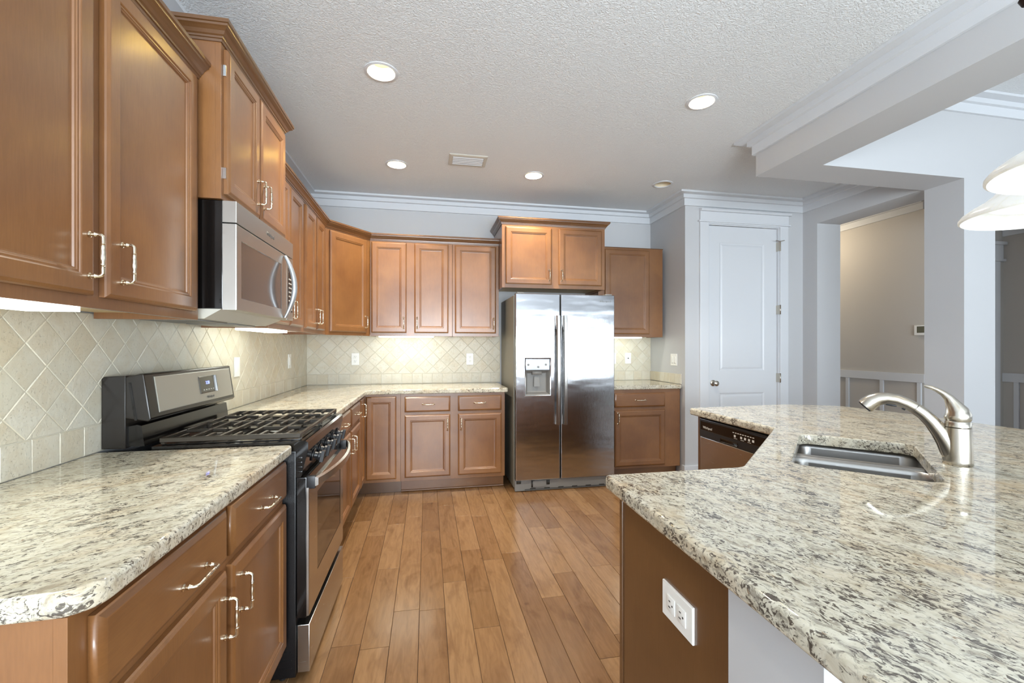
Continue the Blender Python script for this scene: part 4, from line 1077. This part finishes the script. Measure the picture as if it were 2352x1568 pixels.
TL = Fr((0.0112, 0, 0), (0, 1, 0), (1, 0, 0)); TB = Fr((0, -0.0112, 0), (1, 0, 0), (0, -1, 0))
plate('white switch on the left tile wall just beyond the range', TL, -1.607, 1.163, 'rocker', 'switch', 'wall_switch')
plate('white plate on the left tile wall near the corner', TL, -0.566, 1.164, 'rocker', 'switch', 'wall_switch')
plate('white outlet on the far tile wall near the left corner', TB, 0.456, 1.163, 'duplex', 'outlet', 'wall_outlet')
plate('white outlet on the far tile wall beside the refrigerator', TB, 1.581, 1.158, 'duplex', 'outlet', 'wall_outlet')
plate('white cable plate on the tile right of the refrigerator', TB, 3.333, 1.157, 'cable', 'wall plate', 'cable_plate')
plate('white outlet half hidden behind the right edge of the refrigerator', TB, 3.155, 1.157, 'duplex', 'outlet', 'wall_outlet')
plate('white double rocker switch on the wall left of the pantry', Fr((3.6098, 0, 0), (0, -1, 0), (-1, 0, 0)), 0.482, 1.153, 'double', 'switch', 'wall_switch', 0.115)
# island outlet is mounted sideways
io = Fr((1.6838, 0, 0), (0, 0, 1), (-1, 0, 0), (0, 1, 0))
plate('white outlet mounted sideways on the brown island end panel', io, 0.718, -3.681, 'duplex', 'outlet', 'wall_outlet', 0.076, 0.116)
tm = thing('thermostat', 'small white thermostat on the hallway wall beside the column', 'thermostat', (6.0, -1.02, 1.45))
TF = Fr((5.9995, 0, 0), (0, -1, 0), (-1, 0, 0))
bm = nb(); fbox(bm, TF, 0.962, 1.12, 1.398, 1.502, 0, 0.026, 0.006); th = obj('housing', bm, M['plastic'], tm)
bm = nb(); fbox(bm, TF, 0.99, 1.075, 1.424, 1.488, 0.0262, 0.0272); obj('screen', bm, M['screen'], th)

# ------------------------------------------------------------------ island pendant fixture
ch = thing('pendant_light', 'hanging fixture with white frosted glass bell shades over the island', 'pendant light', (2.66, -3.80, 2.45))
s1, s2 = Vector((2.49, -3.94)), Vector((2.86, -3.645)); dv = (s2-s1).normalized()
bm = nb(); e0 = s1-dv*0.55; e1 = s2+dv*0.36
tube(bm, [(e0.x, e0.y, 2.46), (e1.x, e1.y, 2.46)], 0.014, 14)
lathe(bm, [(0.001, -0.024), (0.016, -0.018), (0.024, 0), (0.016, 0.018), (0.001, 0.024)], (e1.x, e1.y, 2.46), seg=16)
m = (s1+s2)/2 - dv*0.2
tube(bm, [(m.x, m.y, 2.46), (m.x, m.y, HD-0.03 if m.x > 3.75 else H-0.03)], 0.011, 12)
lathe(bm, [(0.07, -0.001), (0.07, -0.012), (0.03, -0.03), (0.012, -0.032)], (m.x, m.y, HD if m.x > 3.75 else H), seg=24)
for s in (s1, s2):
    tube(bm, [(s.x, s.y, 2.46), (s.x, s.y, 1.925)], 0.007, 10); lathe(bm, [(0.006, 1.96), (0.024, 1.945), (0.030, 1.90), (0.030, 1.872)], (s.x, s.y, 0), seg=20)
obj('frame', bm, M['bronze'], ch)
for s, zr in ((s1, 1.652), (s2, 1.662)):
    bm = nb(); z = zr
    lathe(bm, [(0.030, z+0.215), (0.045, z+0.21), (0.060, z+0.185), (0.078, z+0.145), (0.100, z+0.100), (0.128, z+0.062), (0.150, z+0.043), (0.172, z+0.030), (0.192, z+0.014), (0.199, z+0.004), (0.199, z-0.002), (0.194, z-0.005), (0.188, z+0.002), (0.168, z+0.018), (0.148, z+0.030), (0.138, z+0.030), (0.122, z+0.056), (0.094, z+0.094), (0.070, z+0.140), (0.052, z+0.180), (0.028, z+0.205)], (s.x, s.y, 0), seg=56, capb=False, capt=False)
    sh = obj('shade', bm, M['shade'], ch, ang=40)
    l = bpy.data.lights.new('shade_lamp', 'POINT'); l.energy = 0.13; l.color = (1, 0.93, 0.82); l.shadow_soft_size = 0.04
    lo = bpy.data.objects.new('shade_lamp', l); COL.objects.link(lo); lo.parent = ch; lo.location = Vector((s.x, s.y, z+0.09))-LOC[ch.name]
# hallway ceiling lamp out of view, as its warm glow on the wall shows
l = bpy.data.lights.new('hall_lamp', 'POINT'); l.energy = 15; l.color = (1, 0.80, 0.54); l.shadow_soft_size = 0.08
lo = bpy.data.objects.new('hall_lamp', l); COL.objects.link(lo); lo.location = (5.35, 0.25, 2.55)
